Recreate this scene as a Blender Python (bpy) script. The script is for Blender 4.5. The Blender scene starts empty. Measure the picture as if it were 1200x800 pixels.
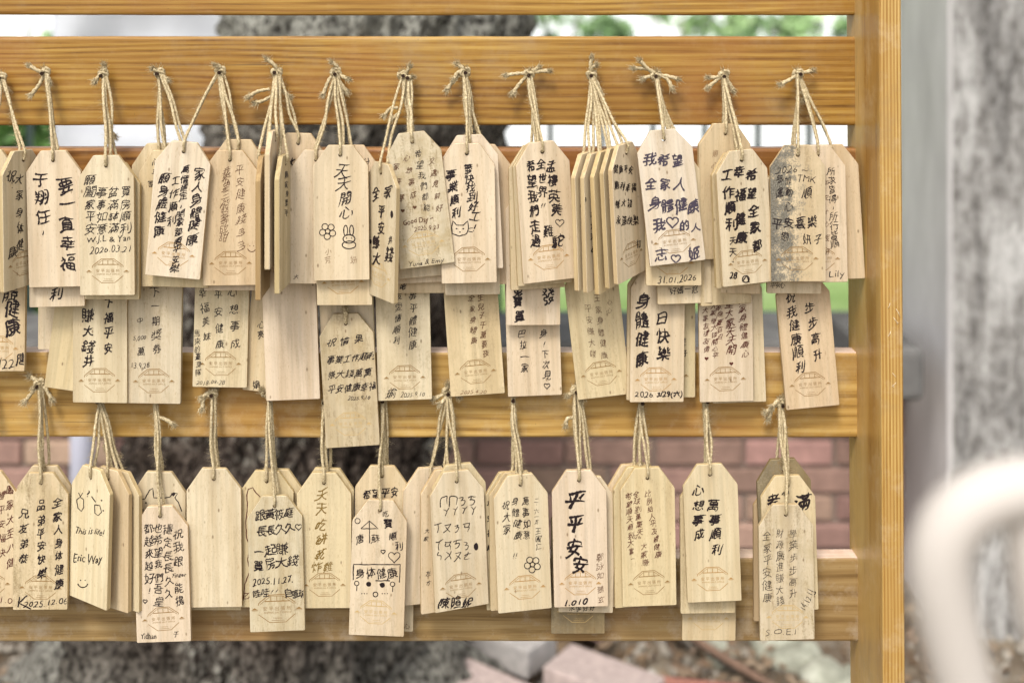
import bpy, bmesh, math, random
from mathutils import Vector, Matrix, noise
from mathutils.geometry import tessellate_polygon
R = math.radians
rnd = random.Random(7)
scn = bpy.context.scene
col = scn.collection

# ---------------------------------------------------------------- camera, world, sun
F, PH = 1300.0, 30.0                 # focal length in photo pixels, row of the horizon
CAM = Vector((0.0, -1.0, 1.5))
cd = bpy.data.cameras.new('camera'); cam = bpy.data.objects.new('camera', cd); col.objects.link(cam)
cam.location = CAM; cam.rotation_euler = (R(90), 0, 0)
cd.sensor_width = 36; cd.lens = 36*F/1200; cd.shift_y = -(400-PH)/1200
cd.clip_start = 0.02; cd.clip_end = 400
cd.dof.use_dof = True; cd.dof.focus_distance = 0.965; cd.dof.aperture_fstop = cd.lens/1000/0.0105
scn.camera = cam
w = bpy.data.worlds.new('World'); scn.world = w; w.use_nodes = True
wn = w.node_tree.nodes; wl = w.node_tree.links
sky = wn.new('ShaderNodeTexSky'); sky.sky_type = 'NISHITA'; sky.sun_disc = False
SUN_EL, SUN_AZ = 56, 200             # degrees; azimuth clockwise from +Y
sky.sun_elevation = R(SUN_EL); sky.sun_rotation = R(SUN_AZ); sky.dust_density = 4.0; sky.air_density = 1.0
hsv = wn.new('ShaderNodeHueSaturation'); hsv.inputs['Saturation'].default_value = 0.3
wl.new(sky.outputs[0], hsv.inputs['Color']); wl.new(hsv.outputs[0], wn['Background'].inputs[0])
wn['Background'].inputs[1].default_value = 0.13
sd = bpy.data.lights.new('sun', 'SUN'); sd.energy = 1.5; sd.angle = R(14); sd.color = (1.0, 0.965, 0.9)
sun = bpy.data.objects.new('sun', sd); col.objects.link(sun)
a, e = R(SUN_AZ), R(SUN_EL)
sdir = Vector((math.sin(a)*math.cos(e), math.cos(a)*math.cos(e), math.sin(e)))
sun.rotation_euler = sdir.to_track_quat('Z', 'Y').to_euler(); sun.location = (0, -3, 6)
scn.view_settings.view_transform = 'Standard'; scn.view_settings.look = 'None'
scn.view_settings.exposure = 0.90; scn.view_settings.gamma = 1.0
scn.cycles.max_bounces = 6

# ---------------------------------------------------------------- helpers
def P(px, py, d=0.0):
    """world point seen at photo pixel (px,py) at d metres in front of the rack's face (negative = behind)"""
    D = 1.0-d
    return Vector(((px-600)/F*D, -d, 1.5-(py-PH)/F*D))
def lin(r, g, b):
    f = lambda c: (c/255/12.92 if c/255 <= .04045 else ((c/255+.055)/1.055)**2.4)
    return (f(r), f(g), f(b), 1)
def link(name, me, mat=None, parent=None, kind=None):
    o = bpy.data.objects.new(name, me); col.objects.link(o)
    if mat is not None and me is not None:
        for m in (mat if isinstance(mat, (list, tuple)) else [mat]):
            if m.name not in [x.name for x in me.materials if x]: me.materials.append(m)
    if parent: o.parent = parent
    if kind: o['kind'] = kind
    return o
def tag(o, label, cat, group=None):
    o['label'] = label; o['category'] = cat
    if group: o['group'] = group
    return o
def bm_mesh(bm, name, smooth=False):
    me = bpy.data.meshes.new(name); bm.to_mesh(me); bm.free()
    if smooth: me.shade_smooth()
    return me
def pydata(name, vs, fs, smooth=False):
    me = bpy.data.meshes.new(name); me.from_pydata(vs, [], fs); me.update()
    if smooth: me.shade_smooth()
    return me
def box_bm(sx, sy, sz, bev=0.0, seg=2, jit=0.0):
    bm = bmesh.new(); bmesh.ops.create_cube(bm, size=1.0)
    for v in bm.verts:
        v.co = Vector((v.co.x*sx, v.co.y*sy, v.co.z*sz))
        if jit: v.co += Vector([rnd.uniform(-jit, jit) for _ in range(3)])
    if bev: bmesh.ops.bevel(bm, geom=bm.edges[:], offset=bev, segments=seg, affect='EDGES', profile=.6)
    return bm
def fbm(p, o=4):
    return noise.fractal(p, 1.0, 2.0, o)

class Tube:
    def __init__(s): s.v = []; s.f = []
    def tube(s, pts, r, n=8, lobes=0, pitch=.006, la=.28, taper=None, step=None, cap=True):
        if step: pts = smooth_path(pts, step)
        base = len(s.v); L = 0; up = Vector((0.31, 0.9, 0.22)).normalized(); N = len(pts)
        for i, p in enumerate(pts):
            t = (pts[min(i+1, N-1)]-pts[max(i-1, 0)])
            t = t.normalized() if t.length > 1e-9 else Vector((0, 0, 1))
            a = t.cross(up)
            a = a.normalized() if a.length > 1e-4 else Vector((1, 0, 0))
            b = t.cross(a); up = b.cross(t) if False else up
            if i: L += (p-pts[i-1]).length
            rr = r*(taper(i/(N-1)) if taper else 1)
            for k in range(n):
                an = 2*math.pi*k/n
                q = rr*(1+la*math.cos(lobes*(an-2*math.pi*L/pitch/1.0*.5))) if lobes else rr
                s.v.append(p+a*(q*math.cos(an))+b*(q*math.sin(an)))
        for i in range(N-1):
            for k in range(n):
                k2 = (k+1) % n
                s.f.append((base+i*n+k, base+i*n+k2, base+(i+1)*n+k2, base+(i+1)*n+k))
        if cap:
            s.f.append(tuple(base+k for k in range(n))[::-1]); s.f.append(tuple(base+(N-1)*n+k for k in range(n)))
    def hair(s, p, d, l, r=.00013, bend=None):
        bend = bend or Vector([rnd.uniform(-1, 1) for _ in range(3)])*l*.35
        a = d.orthogonal().normalized()*r; b = d.cross(a).normalized()*r; base = len(s.v)
        for t in (0, .5, 1):
            q = p+d*(l*t)+bend*(t*t)
            k = 1-.6*t
            s.v += [q+a*k, q-a*.5*k+b*.87*k, q-a*.5*k-b*.87*k]
        for i in range(2):
            for k in range(3):
                s.f.append((base+3*i+k, base+3*i+(k+1) % 3, base+3*i+3+(k+1) % 3, base+3*i+3+k))
    def mesh(s, name, inv=None):
        vs = [inv @ v for v in s.v] if inv else s.v
        return pydata(name, vs, s.f, True)
def smooth_path(pts, step):
    out = []
    n = len(pts)
    for i in range(n-1):
        p0, p1, p2, p3 = pts[max(i-1, 0)], pts[i], pts[i+1], pts[min(i+2, n-1)]
        m = max(2, int((p2-p1).length/step))
        for k in range(m):
            t = k/m
            out.append(0.5*((2*p1)+(p2-p0)*t+(2*p0-5*p1+4*p2-p3)*t*t+(3*p1-p0-3*p2+p3)*t**3))
    out.append(pts[-1]); return out

# ---------------------------------------------------------------- materials
class NT:
    def __init__(s, name):
        s.m = bpy.data.materials.new(name); s.m.use_nodes = True
        s.n = s.m.node_tree.nodes; s.l = s.m.node_tree.links; s.b = s.n['Principled BSDF']
    def __call__(s, t, **kw):
        x = s.n.new('ShaderNode'+t)
        for k, v in kw.items():
            if k in ('operation', 'blend_type', 'data_type', 'attribute_type', 'attribute_name', 'feature', 'noise_dimensions', 'interpolation', 'clamp_factor'): setattr(x, k, v)
        return x
    def link(s, a, b): s.l.new(a, b)
    def coords(s, sc=(1, 1, 1), rot=(0, 0, 0), rand=10.0):
        tc = s('TexCoord'); mp = s('Mapping')
        mp.inputs['Scale'].default_value = sc; mp.inputs['Rotation'].default_value = rot
        s.link(tc.outputs['Object'], mp.inputs['Vector'])
        if rand:
            oi = s('ObjectInfo'); ad = s('VectorMath', operation='MULTIPLY'); ad.inputs[1].default_value = (rand, rand*1.7, rand*.6)
            cb = s('CombineXYZ')
            for i in range(3): s.link(oi.outputs['Random'], cb.inputs[i])
            s.link(cb.outputs[0], ad.inputs[0]); a2 = s('VectorMath', operation='ADD')
            s.link(mp.outputs[0], a2.inputs[0]); s.link(ad.outputs[0], a2.inputs[1]); return a2.outputs[0]
        return mp.outputs[0]
    def noise(s, vec, scale=1, det=3, rough=.55, dist=0):
        x = s('TexNoise'); s.link(vec, x.inputs['Vector'])
        x.inputs['Scale'].default_value = scale; x.inputs['Detail'].default_value = det
        x.inputs['Roughness'].default_value = rough; x.inputs['Distortion'].default_value = dist
        return x.outputs['Fac']
    def ramp(s, fac, stops):
        x = s('ValToRGB'); s.link(fac, x.inputs[0]); e = x.color_ramp.elements
        while len(e) < len(stops): e.new(.5)
        for i, (p, c) in enumerate(stops):
            e[i].position = p; e[i].color = c if len(c) == 4 else (*c, 1)
        return x.outputs[0]
    def mix(s, fac, a, b, mode='MIX'):
        x = s('Mix', data_type='RGBA', blend_type=mode)
        for i, v in ((0, fac), (6, a), (7, b)):
            if hasattr(v, 'links'): s.link(v, x.inputs[i])
            else: x.inputs[i].default_value = v
        return x.outputs[2]
    def math(s, op, a, b=None):
        x = s('Math', operation=op)
        for i, v in ((0, a), (1, b)):
            if v is None: continue
            if hasattr(v, 'links'): s.link(v, x.inputs[i])
            else: x.inputs[i].default_value = v
        return x.outputs[0]
    def bump(s, h, st=.3, dist=.001):
        x = s('Bump'); x.inputs['Strength'].default_value = st; x.inputs['Distance'].default_value = dist
        s.link(h, x.inputs['Height']); s.link(x.outputs[0], s.b.inputs['Normal'])
    def base(s, c):
        if hasattr(c, 'links'): s.link(c, s.b.inputs['Base Color'])
        else: s.b.inputs['Base Color'].default_value = c
    def rough(s, v, spec=None):
        if hasattr(v, 'links'): s.link(v, s.b.inputs['Roughness'])
        else: s.b.inputs['Roughness'].default_value = v
        if spec is not None: s.b.inputs['Specular IOR Level'].default_value = spec
G = lambda v: (v, v, v, 1)

def mat_plaque():
    n = NT('plaque_wood')
    v = n.coords((1, 1, 1), rand=3)
    mp = n('Mapping'); mp.inputs['Scale'].default_value = (230, 230, 9); n.link(v, mp.inputs[0])
    g1 = n.noise(mp.outputs[0], 1, 4, .6, .3)
    mp2 = n('Mapping'); mp2.inputs['Scale'].default_value = (70, 40, 4); n.link(v, mp2.inputs[0])
    g2 = n.noise(mp2.outputs[0], 1, 2, .5, .8)
    mp3 = n('Mapping'); mp3.inputs['Scale'].default_value = (1500, 1500, 220); n.link(v, mp3.inputs[0])
    pores = n.noise(mp3.outputs[0], 1, 1)
    oi = n('ObjectInfo')
    c = n.mix(1.0, oi.outputs['Color'], n.ramp(g1, [(.3, G(.80)), (.55, G(.97)), (.75, G(1.0))]), 'MULTIPLY')
    c = n.mix(1.0, c, n.ramp(g2, [(.35, (.86, .82, .76, 1)), (.6, G(1.0))]), 'MULTIPLY')
    c = n.mix(n.ramp(pores, [(.27, G(.4)), (.36, G(0))]), c, (.30, .17, .075, 1))
    vo = n('TexVoronoi'); mv = n('Mapping'); mv.inputs['Scale'].default_value = (150, 150, 75); n.link(v, mv.inputs[0]); n.link(mv.outputs[0], vo.inputs['Vector']); vo.inputs['Scale'].default_value = 1
    sv = n('SeparateXYZ'); n.link(vo.outputs['Color'], sv.inputs[0])
    fl = n.math('MULTIPLY', n.ramp(vo.outputs['Distance'], [(.07, G(.75)), (.16, G(0))]), n.math('GREATER_THAN', sv.outputs['X'], .74))
    c = n.mix(fl, c, (.16, .10, .05, 1))
    at = n('Attribute', attribute_type='OBJECT', attribute_name='weather')
    mp4 = n('Mapping'); mp4.inputs['Scale'].default_value = (160, 60, 22); n.link(v, mp4.inputs[0])
    st = n.noise(mp4.outputs[0], 1, 5, .75, .4)
    blot = n.noise(v, 55, 4, .7)
    fine = n.noise(v, 600, 3, .8)
    stn = n.math('MULTIPLY', n.ramp(n.math('ADD', n.math('MULTIPLY', st, .7), n.math('MULTIPLY', fine, .35)), [(.54, G(0)), (.68, G(.9))]), at.outputs['Fac'])
    c = n.mix(stn, c, (.20, .135, .055, 1))
    gb = n.math('MULTIPLY', n.ramp(blot, [(.46, G(0)), (.70, G(.6))]), at.outputs['Fac'])
    c = n.mix(gb, c, (.38, .29, .15, 1))
    mo = n('Attribute', attribute_type='OBJECT', attribute_name='mould')
    sx = n('SeparateXYZ'); tc = n('TexCoord'); n.link(tc.outputs['Object'], sx.inputs[0])
    side = n.math('SUBTRACT', .012, sx.outputs['X']); side = n.math('MULTIPLY', side, 32)
    mn = n.math('ADD', n.math('MULTIPLY', n.noise(v, 110, 5, .7), .55), n.math('MULTIPLY', fine, .45))
    mk = n.math('MULTIPLY', n.ramp(n.math('ADD', n.math('MULTIPLY', side, .2), mn), [(.58, G(0)), (.66, G(.92))]), mo.outputs['Fac'])
    c = n.mix(mk, c, n.ramp(fine, [(.40, (.04, .038, .034, 1)), (.62, (.22, .205, .165, 1))]))
    n.base(c); n.rough(.58, .35); n.bump(g1, .12, .0004)
    return n.m
def mat_edge():
    n = NT('plaque_edge')
    v = n.coords((300, 300, 14)); g = n.noise(v, 1, 3)
    oi = n('ObjectInfo')
    c = n.mix(1.0, oi.outputs['Color'], n.ramp(g, [(.3, (.60, .52, .40, 1)), (.7, (.86, .80, .66, 1))]), 'MULTIPLY')
    n.base(c); n.rough(.7, .2); return n.m
def mat_flat(name, c, r=.6, spec=.3):
    n = NT(name); n.base(c); n.rough(r, spec); return n.m
def mat_board(name, cols, axis='X', fr=1.0, wear=0.0, rough=.42):
    n = NT(name)
    v = n.coords((1, 1, 1), rand=2)
    s1 = {'X': (1.1, 9, 9), 'Z': (9, 9, 1.1)}[axis]
    mp = n('Mapping'); mp.inputs['Scale'].default_value = s1; n.link(v, mp.inputs[0])
    warp = n.noise(mp.outputs[0], 1.0, 2, .5, .5)
    sp = n('SeparateXYZ'); n.link(v, sp.inputs[0])
    cross = sp.outputs['Z'] if axis == 'X' else sp.outputs['X']
    ph = n.math('ADD', n.math('MULTIPLY', cross, (900 if axis == 'X' else 2300)*fr), n.math('MULTIPLY', warp, 60*fr if axis == 'X' else 14))
    ring = n.math('MULTIPLY_ADD', n.math('SINE', ph), .5); ring.node.inputs[2].default_value = .5
    mp2 = n('Mapping'); mp2.inputs['Scale'].default_value = {'X': (14, 300, 600), 'Z': (700, 300, 14)}[axis]; n.link(v, mp2.inputs[0])
    fib = n.noise(mp2.outputs[0], 1, 3, .6)
    mp5 = n('Mapping'); mp5.inputs['Scale'].default_value = {'X': (5, 90, 130), 'Z': (260, 90, 5)}[axis]; n.link(v, mp5.inputs[0])
    strk = n.noise(mp5.outputs[0], 1, 4, .65, .6)
    mp3 = n('Mapping'); mp3.inputs['Scale'].default_value = {'X': (3, 20, 20), 'Z': (20, 20, 3)}[axis]; n.link(v, mp3.inputs[0])
    big = n.noise(mp3.outputs[0], 1, 3, .6)
    c = n.ramp(n.math('ADD', n.math('MULTIPLY', ring, .19 if axis == 'X' else .34), n.math('ADD', n.math('MULTIPLY', fib, .5), n.math('MULTIPLY', strk, .52 if axis == 'X' else .36))), [(.38, cols[0]), (.57, cols[1]), (.78, cols[2])])
    c = n.mix(n.ramp(big, [(.38, G(.55)), (.62, G(0))]), c, cols[3])
    mp6 = n('Mapping'); mp6.inputs['Scale'].default_value = {'X': (4, 40, 420), 'Z': (420, 40, 4)}[axis]; n.link(v, mp6.inputs[0])
    crk = n.noise(mp6.outputs[0], 1, 3, .6, .3)
    c = n.mix(n.ramp(crk, [(.27, G(.75)), (.33, G(0))]), c, (.09, .045, .015, 1))
    red = n.noise(v, 5, 4, .6)
    c = n.mix(n.ramp(red, [(.54, G(0)), (.70, G(.40))]), c, lin(142, 88, 44))
    spk = n.noise(v, 260, 3, .8); c = n.mix(n.ramp(spk, [(.27, G(.55)), (.33, G(0))]), c, (.10, .055, .02, 1))
    grim = n.noise(v, 11, 5, .75); c = n.mix(n.ramp(grim, [(.52, G(0)), (.74, G(.5))]), c, lin(146, 122, 88))
    if wear:
        wn_ = n.noise(v, 30, 6, .75)
        c = n.mix(n.math('MULTIPLY', n.ramp(wn_, [(.5, G(0)), (.7, G(1))]), wear), c, cols[4])
    n.base(c)
    n.rough(n.ramp(fib, [(.3, G(rough-.08)), (.8, G(rough+.14))]), .45)
    n.bump(n.math('ADD', ring, fib), .10, .0005)
    return n.m
def mat_cord():
    n = NT('jute_cord'); v = n.coords((1, 1, 1), rand=1)
    g = n.noise(v, 700, 3, .7)
    n.base(n.ramp(g, [(.3, lin(122, 104, 74)), (.5, lin(182, 165, 130)), (.75, lin(214, 200, 168))])); n.rough(.9, .1)
    n.bump(g, .5, .0004); return n.m
def mat_noise(name, sc, stops, r=.8, bump=.4, bd=.01, coord=(1, 1, 1), det=5, rand=5, ro=.65):
    n = NT(name); v = n.coords(coord, rand=rand); g = n.noise(v, sc, det, ro)
    n.base(n.ramp(g, stops)); n.rough(r, .3)
    if bump: n.bump(g, bump, bd)
    return n.m
def mat_leaf(name, c1, c2):
    n = NT(name); v = n.coords((1, 1, 1), rand=5); g = n.noise(v, 3, 3)
    n.base(n.ramp(g, [(.35, c1), (.65, c2)])); n.rough(.5, .4)
    n.b.inputs['Subsurface Weight'].default_value = 0.0
    return n.m
M_PLQ, M_EDGE = mat_plaque(), mat_edge()
M_HOLE = mat_flat('hole_scorch', lin(92, 58, 34), .8, .1)
M_CORD = mat_cord()
INK = {'k': mat_flat('black_ink', lin(34, 24, 26), .5, .3), 'b': mat_flat('brown_ink', lin(92, 62, 44), .6, .2),
       'f': mat_flat('faded_ink', lin(128, 98, 70), .7, .15), 'v': mat_flat('violet_grey_ink', lin(66, 58, 70), .5, .3),
       'g': mat_flat('gold_ink', lin(118, 92, 40), .5, .4), 'r': mat_flat('red_brown_ink', lin(84, 42, 34), .6, .2)}
M_STAMP = mat_flat('burnt_stamp', lin(166, 128, 76), .8, .1)
M_STAMPD = mat_flat('burnt_stamp_dark', lin(138, 108, 66), .8, .1)
M_STAMPF = mat_flat('burnt_stamp_faint', lin(186, 158, 108), .8, .1)
M_NAIL = mat_flat('rusty_nail', lin(58, 40, 30), .5, .5); M_NAIL.node_tree.nodes['Principled BSDF'].inputs['Metallic'].default_value = .6

# ---------------------------------------------------------------- ground, lawn, paving
def sheet(name, x0, x1, y0, y1, z, mat, nx=1, ny=1, amp=0):
    vs = []; fs = []
    for j in range(ny+1):
        for i in range(nx+1):
            x = x0+(x1-x0)*i/nx; y = y0+(y1-y0)*j/ny
            vs.append((x, y, z+(amp*fbm(Vector((x*1.7, y*1.7, 3))) if amp else 0)))
    for j in range(ny):
        for i in range(nx):
            k = j*(nx+1)+i; fs.append((k, k+1, k+nx+2, k+nx+1))
    return link(name, pydata(name, vs, fs, True), mat, None, 'structure')
M_SOIL = mat_noise('soil', 5, [(.3, lin(62, 54, 46)), (.5, lin(96, 84, 70)), (.72, lin(150, 138, 120))], .9, .8, .03)
M_LAWN = mat_noise('lawn_grass', 2.2, [(.3, (.30, .46, .12, 1)), (.55, (.44, .60, .20, 1)), (.75, (.56, .68, .30, 1))], .8, .5, .05)
M_PAVE = mat_noise('pale_paving', 1.5, [(.3, lin(196, 198, 196)), (.7, lin(226, 228, 226))], .8, .1, .01)
sheet('ground', -120, 120, -30, 200, -.02, mat_noise('far_earth', .6, [(.3, lin(110, 106, 90)), (.7, lin(150, 146, 126))], .9, .2, .05))
sheet('soil_bed', -6, 6, -3, 2.06, 0, M_SOIL, 80, 40, .03)
sheet('lawn', -30, 30, 2.3, 10.5, .04, M_LAWN, 30, 12, .03)
sheet('paving', -60, 60, 10.5, 34, .03, M_PAVE)

# ---------------------------------------------------------------- low brick wall with concrete coping
M_BRICK = NT('red_brick'); _v = M_BRICK.coords(rand=9); _g = M_BRICK.noise(_v, 30, 5, .7); _oi = M_BRICK('ObjectInfo')
M_BRICK.base(M_BRICK.mix(1.0, _oi.outputs['Color'], M_BRICK.ramp(_g, [(.3, G(.72)), (.6, G(1)), (.75, (1.25, 1.22, 1.2, 1))]), 'MULTIPLY')); M_BRICK.rough(.9, .2); M_BRICK.bump(_g, .5, .003); M_BRICK = M_BRICK.m
M_MORTAR = mat_noise('mortar', 60, [(.3, lin(122, 108, 98)), (.7, lin(156, 142, 130))], .95, .4, .003)
M_CONC = mat_noise('grey_concrete', 7, [(.3, lin(78, 76, 74)), (.6, lin(112, 110, 107)), (.8, lin(144, 142, 138))], .9, .4, .004)
def at(px, py, D): return P(px, py, 1-D)
YW = 2.0
wall = bpy.data.objects.new('brick_wall', None); col.objects.link(wall); wall.location = (0, YW, 0)
tag(wall, 'low red brick wall with a grey concrete coping behind the rack', 'wall')
xr = at(1084, 0, 3.0).x; xl = -2.1
mo = link('mortar', bm_mesh(box_bm(xr-xl-.012, .17, .525), 'mortar'), M_MORTAR, wall); mo.location = ((xl+xr)/2, .11, .2625)
bme = [bm_mesh(box_bm(.235, .10, .064, .005, 1, .0015), 'brick') for _ in range(4)]
bhf = bm_mesh(box_bm(.112, .10, .064, .005, 1, .0015), 'brick')
for r_ in range(7):
    z = .037+.0755*r_; x = xr-.118 if r_ % 2 == 0 else xr-.118-.1225
    if r_ % 2:
        b = link('brick', bhf, M_BRICK, wall); b.location = (xr-.056, .06, z); b.color = (.26, .14, .10, 1)
    while x > xl+.1:
        b = link('brick', rnd.choice(bme), M_BRICK, wall); b.location = (x+rnd.uniform(-.002, .002), .06+rnd.uniform(-.003, .003), z)
        v = rnd.uniform(.75, 1.15); b.color = (.40*v, .25*v*rnd.uniform(.92, 1.12), .20*v, 1)
        x -= .245
for i in range(3):
    L = (xr+.03-xl)/3
    c = link('coping', bm_mesh(box_bm(L-.006, .30, .135, .02, 3), 'coping'), M_CONC, wall); c.location = (xl+L*(i+.5), .10, .5935)
c = link('coping_end', bm_mesh(box_bm(.14, .36, .13, .025, 3), 'coping_end'), M_CONC, wall); c.location = (at(1086, 0, 2.66).x-.07, -.155, .66)

# green metal bars above the wall
M_BAR = mat_flat('dark_green_paint', lin(48, 66, 60), .45, .5)
fence = bpy.data.objects.new('metal_fence', None); col.objects.link(fence); fence.location = (0, 2.35, 0)
tag(fence, 'dark green metal bar fence rising behind the brick wall', 'fence')
bb = bm_mesh(box_bm(.016, .016, 1.32, .002, 1), 'bar')
bx_ = -1.9
xs = [at(px, 0, 3.35).x for px in (645, 706, 765, 826, 888, 948, 1009)]
xs += [xs[0]-.155*(i+1) for i in range(3)] + [at(35, 0, 3.35).x, at(35, 0, 3.35).x-.155]
for x in xs:
    b = link('bar', bb, M_BAR, fence); b.location = (x, 0, .66)
for z, x0, x1 in ((1.33, xs[0]-.5, 1.1), (.62, xs[0]-.5, 1.1), (1.33, -2.1, at(40, 0, 3.35).x)):
    r_ = link('rail', bm_mesh(box_bm(x1-x0, .03, .03, .003, 1), 'rail'), M_BAR, fence); r_.location = ((x0+x1)/2, .0, z+(.005 if z > 1 else 0))

# ---------------------------------------------------------------- big tree behind the rack
def mat_bark():
    n = NT('lichen_bark'); v = n.coords((1, 1, 1), rand=0)
    mp = n('Mapping'); mp.inputs['Scale'].default_value = (20, 20, 9); n.link(v, mp.inputs[0])
    g = n.noise(mp.outputs[0], 1, 8, .72, .6)
    mp2 = n('Mapping'); mp2.inputs['Scale'].default_value = (95, 95, 60); n.link(v, mp2.inputs[0])
    f = n.noise(mp2.outputs[0], 1, 5, .75)
    li = n.noise(v, 4.0, 5, .7)
    c = n.ramp(f, [(.38, lin(16, 13, 12)), (.5, lin(66, 56, 49)), (.64, lin(124, 112, 102))])
    spot = n.math('MULTIPLY', n.ramp(li, [(.50, G(0)), (.66, G(1))]), n.ramp(f, [(.48, G(0)), (.60, G(1))]))
    spz = n('SeparateXYZ'); n.link(v, spz.inputs[0]); up = n.ramp(n.math('MULTIPLY', spz.outputs['Z'], .5), [(.08, G(.55)), (.20, G(0)), (.60, G(0)), (.78, G(1))])
    spot2 = n.math('MULTIPLY', up, n.ramp(f, [(.42, G(0)), (.54, G(.9))]))
    c = n.mix(n.math('MAXIMUM', spot, spot2), c, lin(186, 186, 174))
    n.base(c); n.rough(.95, .15); n.bump(n.math('ADD', g, f), .9, .012); return n.m
M_BARK = mat_bark()
tree = bpy.data.objects.new('old_tree', None); col.objects.link(tree)
YT = 1.36; tree.location = (-.6, YT, 0)
tag(tree, 'thick leaning tree trunk with dark lichen-spotted bark behind the rack', 'tree')
prof = [(-.05, -.60, .62), (.08, -.585, .46), (.2, -.57, .375), (.42, -.535, .335), (.64, -.49, .325), (.95, -.42, .31), (1.25, -.35, .305), (1.5, -.295, .31), (1.75, -.24, .30), (2.3, -.12, .25), (3.0, .02, .18), (3.6, .16, .10)]
def interp(z):
    for i in range(len(prof)-1):
        if z <= prof[i+1][0]:
            t = (z-prof[i][0])/(prof[i+1][0]-prof[i][0]); t = max(0, t)
            return prof[i][1]+(prof[i+1][1]-prof[i][1])*t, prof[i][2]+(prof[i+1][2]-prof[i][2])*t
    return prof[-1][1:]
vs = []; fs = []; NA, NZ = 220, 260
for j in range(NZ+1):
    z = -.05+3.65*(j/NZ)**1.25; cx, r_ = interp(z)
    for i in range(NA):
        an = 2*math.pi*i/NA
        q = Vector((math.cos(an)*2.6, math.sin(an)*2.6, z*2.2))
        but = 1+.13*math.sin(5*an+1)*math.exp(-z*2.5)+.05*math.sin(3*an+z*1.2)
        rid = .050*(abs(noise.noise(q*1.6+Vector((9, 0, 0))))*-1.0+.3)+.028*fbm(q*4.5, 4)+.012*fbm(q*13, 3)
        rr = r_*but+rid*(r_/.32)
        vs.append((cx+.6+rr*math.cos(an), rr*math.sin(an), z))
for j in range(NZ):
    for i in range(NA):
        fs.append((j*NA+i, j*NA+(i+1) % NA, (j+1)*NA+(i+1) % NA, (j+1)*NA+i))
link('trunk', pydata('trunk', vs, fs, True), M_BARK, tree)
tb = Tube()
for (a_, b_, c_, r_) in (((-.12, 0, 2.3), (-.7, .2, 2.9), (-1.3, .2, 3.7), .12), ((.05, 0, 2.6), (.7, .4, 3.1), (1.1, .6, 3.9), .11), ((.5, .05, 3.0), (.9, -.3, 3.6), (1.2, -.6, 4.3), .08)):
    tb.tube([Vector(a_)+Vector((.5, 0, 0)), Vector(b_)+Vector((.5, 0, 0)), Vector(c_)+Vector((.5, 0, 0))], r_, 12, taper=lambda t: 1-.7*t, step=.1)
link('limb', tb.mesh('limb'), M_BARK, tree)
M_LFAR = mat_leaf('leaf_far', (.25, .40, .16, 1), (.42, .56, .28, 1)); M_LMID = mat_leaf('leaf_mid', (.12, .22, .08, 1), (.22, .34, .14, 1))
M_LDARK = mat_leaf('leaf_green', (.035, .085, .02, 1), (.09, .19, .035, 1))
M_LBRIGHT = mat_leaf('leaf_bright', (.10, .24, .04, 1), (.24, .42, .08, 1))
def leaves(n_, cen, rad, size, seed, shell=.4):
    r = random.Random(seed); vs = []; fs = []
    clumps = [(Vector([r.gauss(0, .42) for _ in range(3)]), r.uniform(.2, .42)) for _ in range(max(5, n_//120))]
    for i in range(n_):
        c, cr = r.choice(clumps); p = c+Vector([r.gauss(0, 1) for _ in range(3)])*cr*.5
        p = Vector((cen[0]+p.x*rad[0], cen[1]+p.y*rad[1], cen[2]+p.z*rad[2]))
        a_ = Vector([r.gauss(0, 1) for _ in range(3)]).normalized(); b_ = a_.orthogonal().normalized()
        s_ = size*r.uniform(.6, 1.3); c_ = a_.cross(b_)
        k = len(vs); vs += [p-a_*s_, p+b_*s_*.42+c_*s_*.1, p+a_*s_, p-b_*s_*.42+c_*s_*.1]; fs.append((k, k+1, k+2, k+3))
    return vs, fs
vs, fs = leaves(9000, (.6, .5, 4.8), (2.6, 2.4, 1.1), .07, 3)
link('crown', pydata('crown', vs, fs), M_LDARK, tree)

# ---------------------------------------------------------------- shrubs and far trees
def plant(name, label, cat, px, py, D, rad, n_, size, mat, seed, group=None, trunk=.04):
    c = at(px, py, D); o = bpy.data.objects.new(name, None); col.objects.link(o); o.location = (c.x, c.y, 0)
    tag(o, label, cat, group)
    vs, fs = leaves(n_, (0, 0, c.z), rad, size, seed); link('foliage', pydata('foliage', vs, fs), mat, o)
    tb = Tube()
    for k in range(3):
        tb.tube([Vector((.05*k-.05, 0, -.02)), Vector((rad[0]*.3*(k-1), 0, c.z*.6)), Vector((rad[0]*.5*(k-1), rad[1]*.2, c.z+rad[2]*.4))], trunk, 7, taper=lambda t: 1-.7*t)
    link('stem', tb.mesh('stem'), M_BARK, o); return o
plant('shrub', 'dark green leafy shrub behind the left end of the wall', 'shrub', 12, 250, 3.75, (.16, .15, .62), 1800, .05, M_LDARK, 11)
plant('shrub', 'dark green shrub over the coping just left of the tree trunk', 'shrub', 205, 330, 3.9, (.35, .2, .40), 1800, .05, M_LDARK, 12)
far = [(640, 22, 20, 1.3, 1.0), (705, 40, 22, .9, .8), (800, 16, 20, 1.2, .9), (880, 42, 24, 1.0, .8), (935, 18, 20, 1.0, 1.1), (985, 30, 22, 1.2, .9), (1120, 20, 21, 1.6, 1.6), (580, 60, 21, 1.0, 1.1), (-20, 50, 14, 1.2, 1.2), (180, 20, 24, 1.2, 1)]
LB = ['far tree seen above the second rail, %s' % s for s in ('just right of the trunk', 'left of centre gap', 'above the violet-ink plaque', 'above the tilted reddish plaque', 'near the post', 'beside the post', 'behind the concrete pillar', 'partly behind the trunk', 'at the left edge', 'behind the tarpaulin')]
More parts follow.
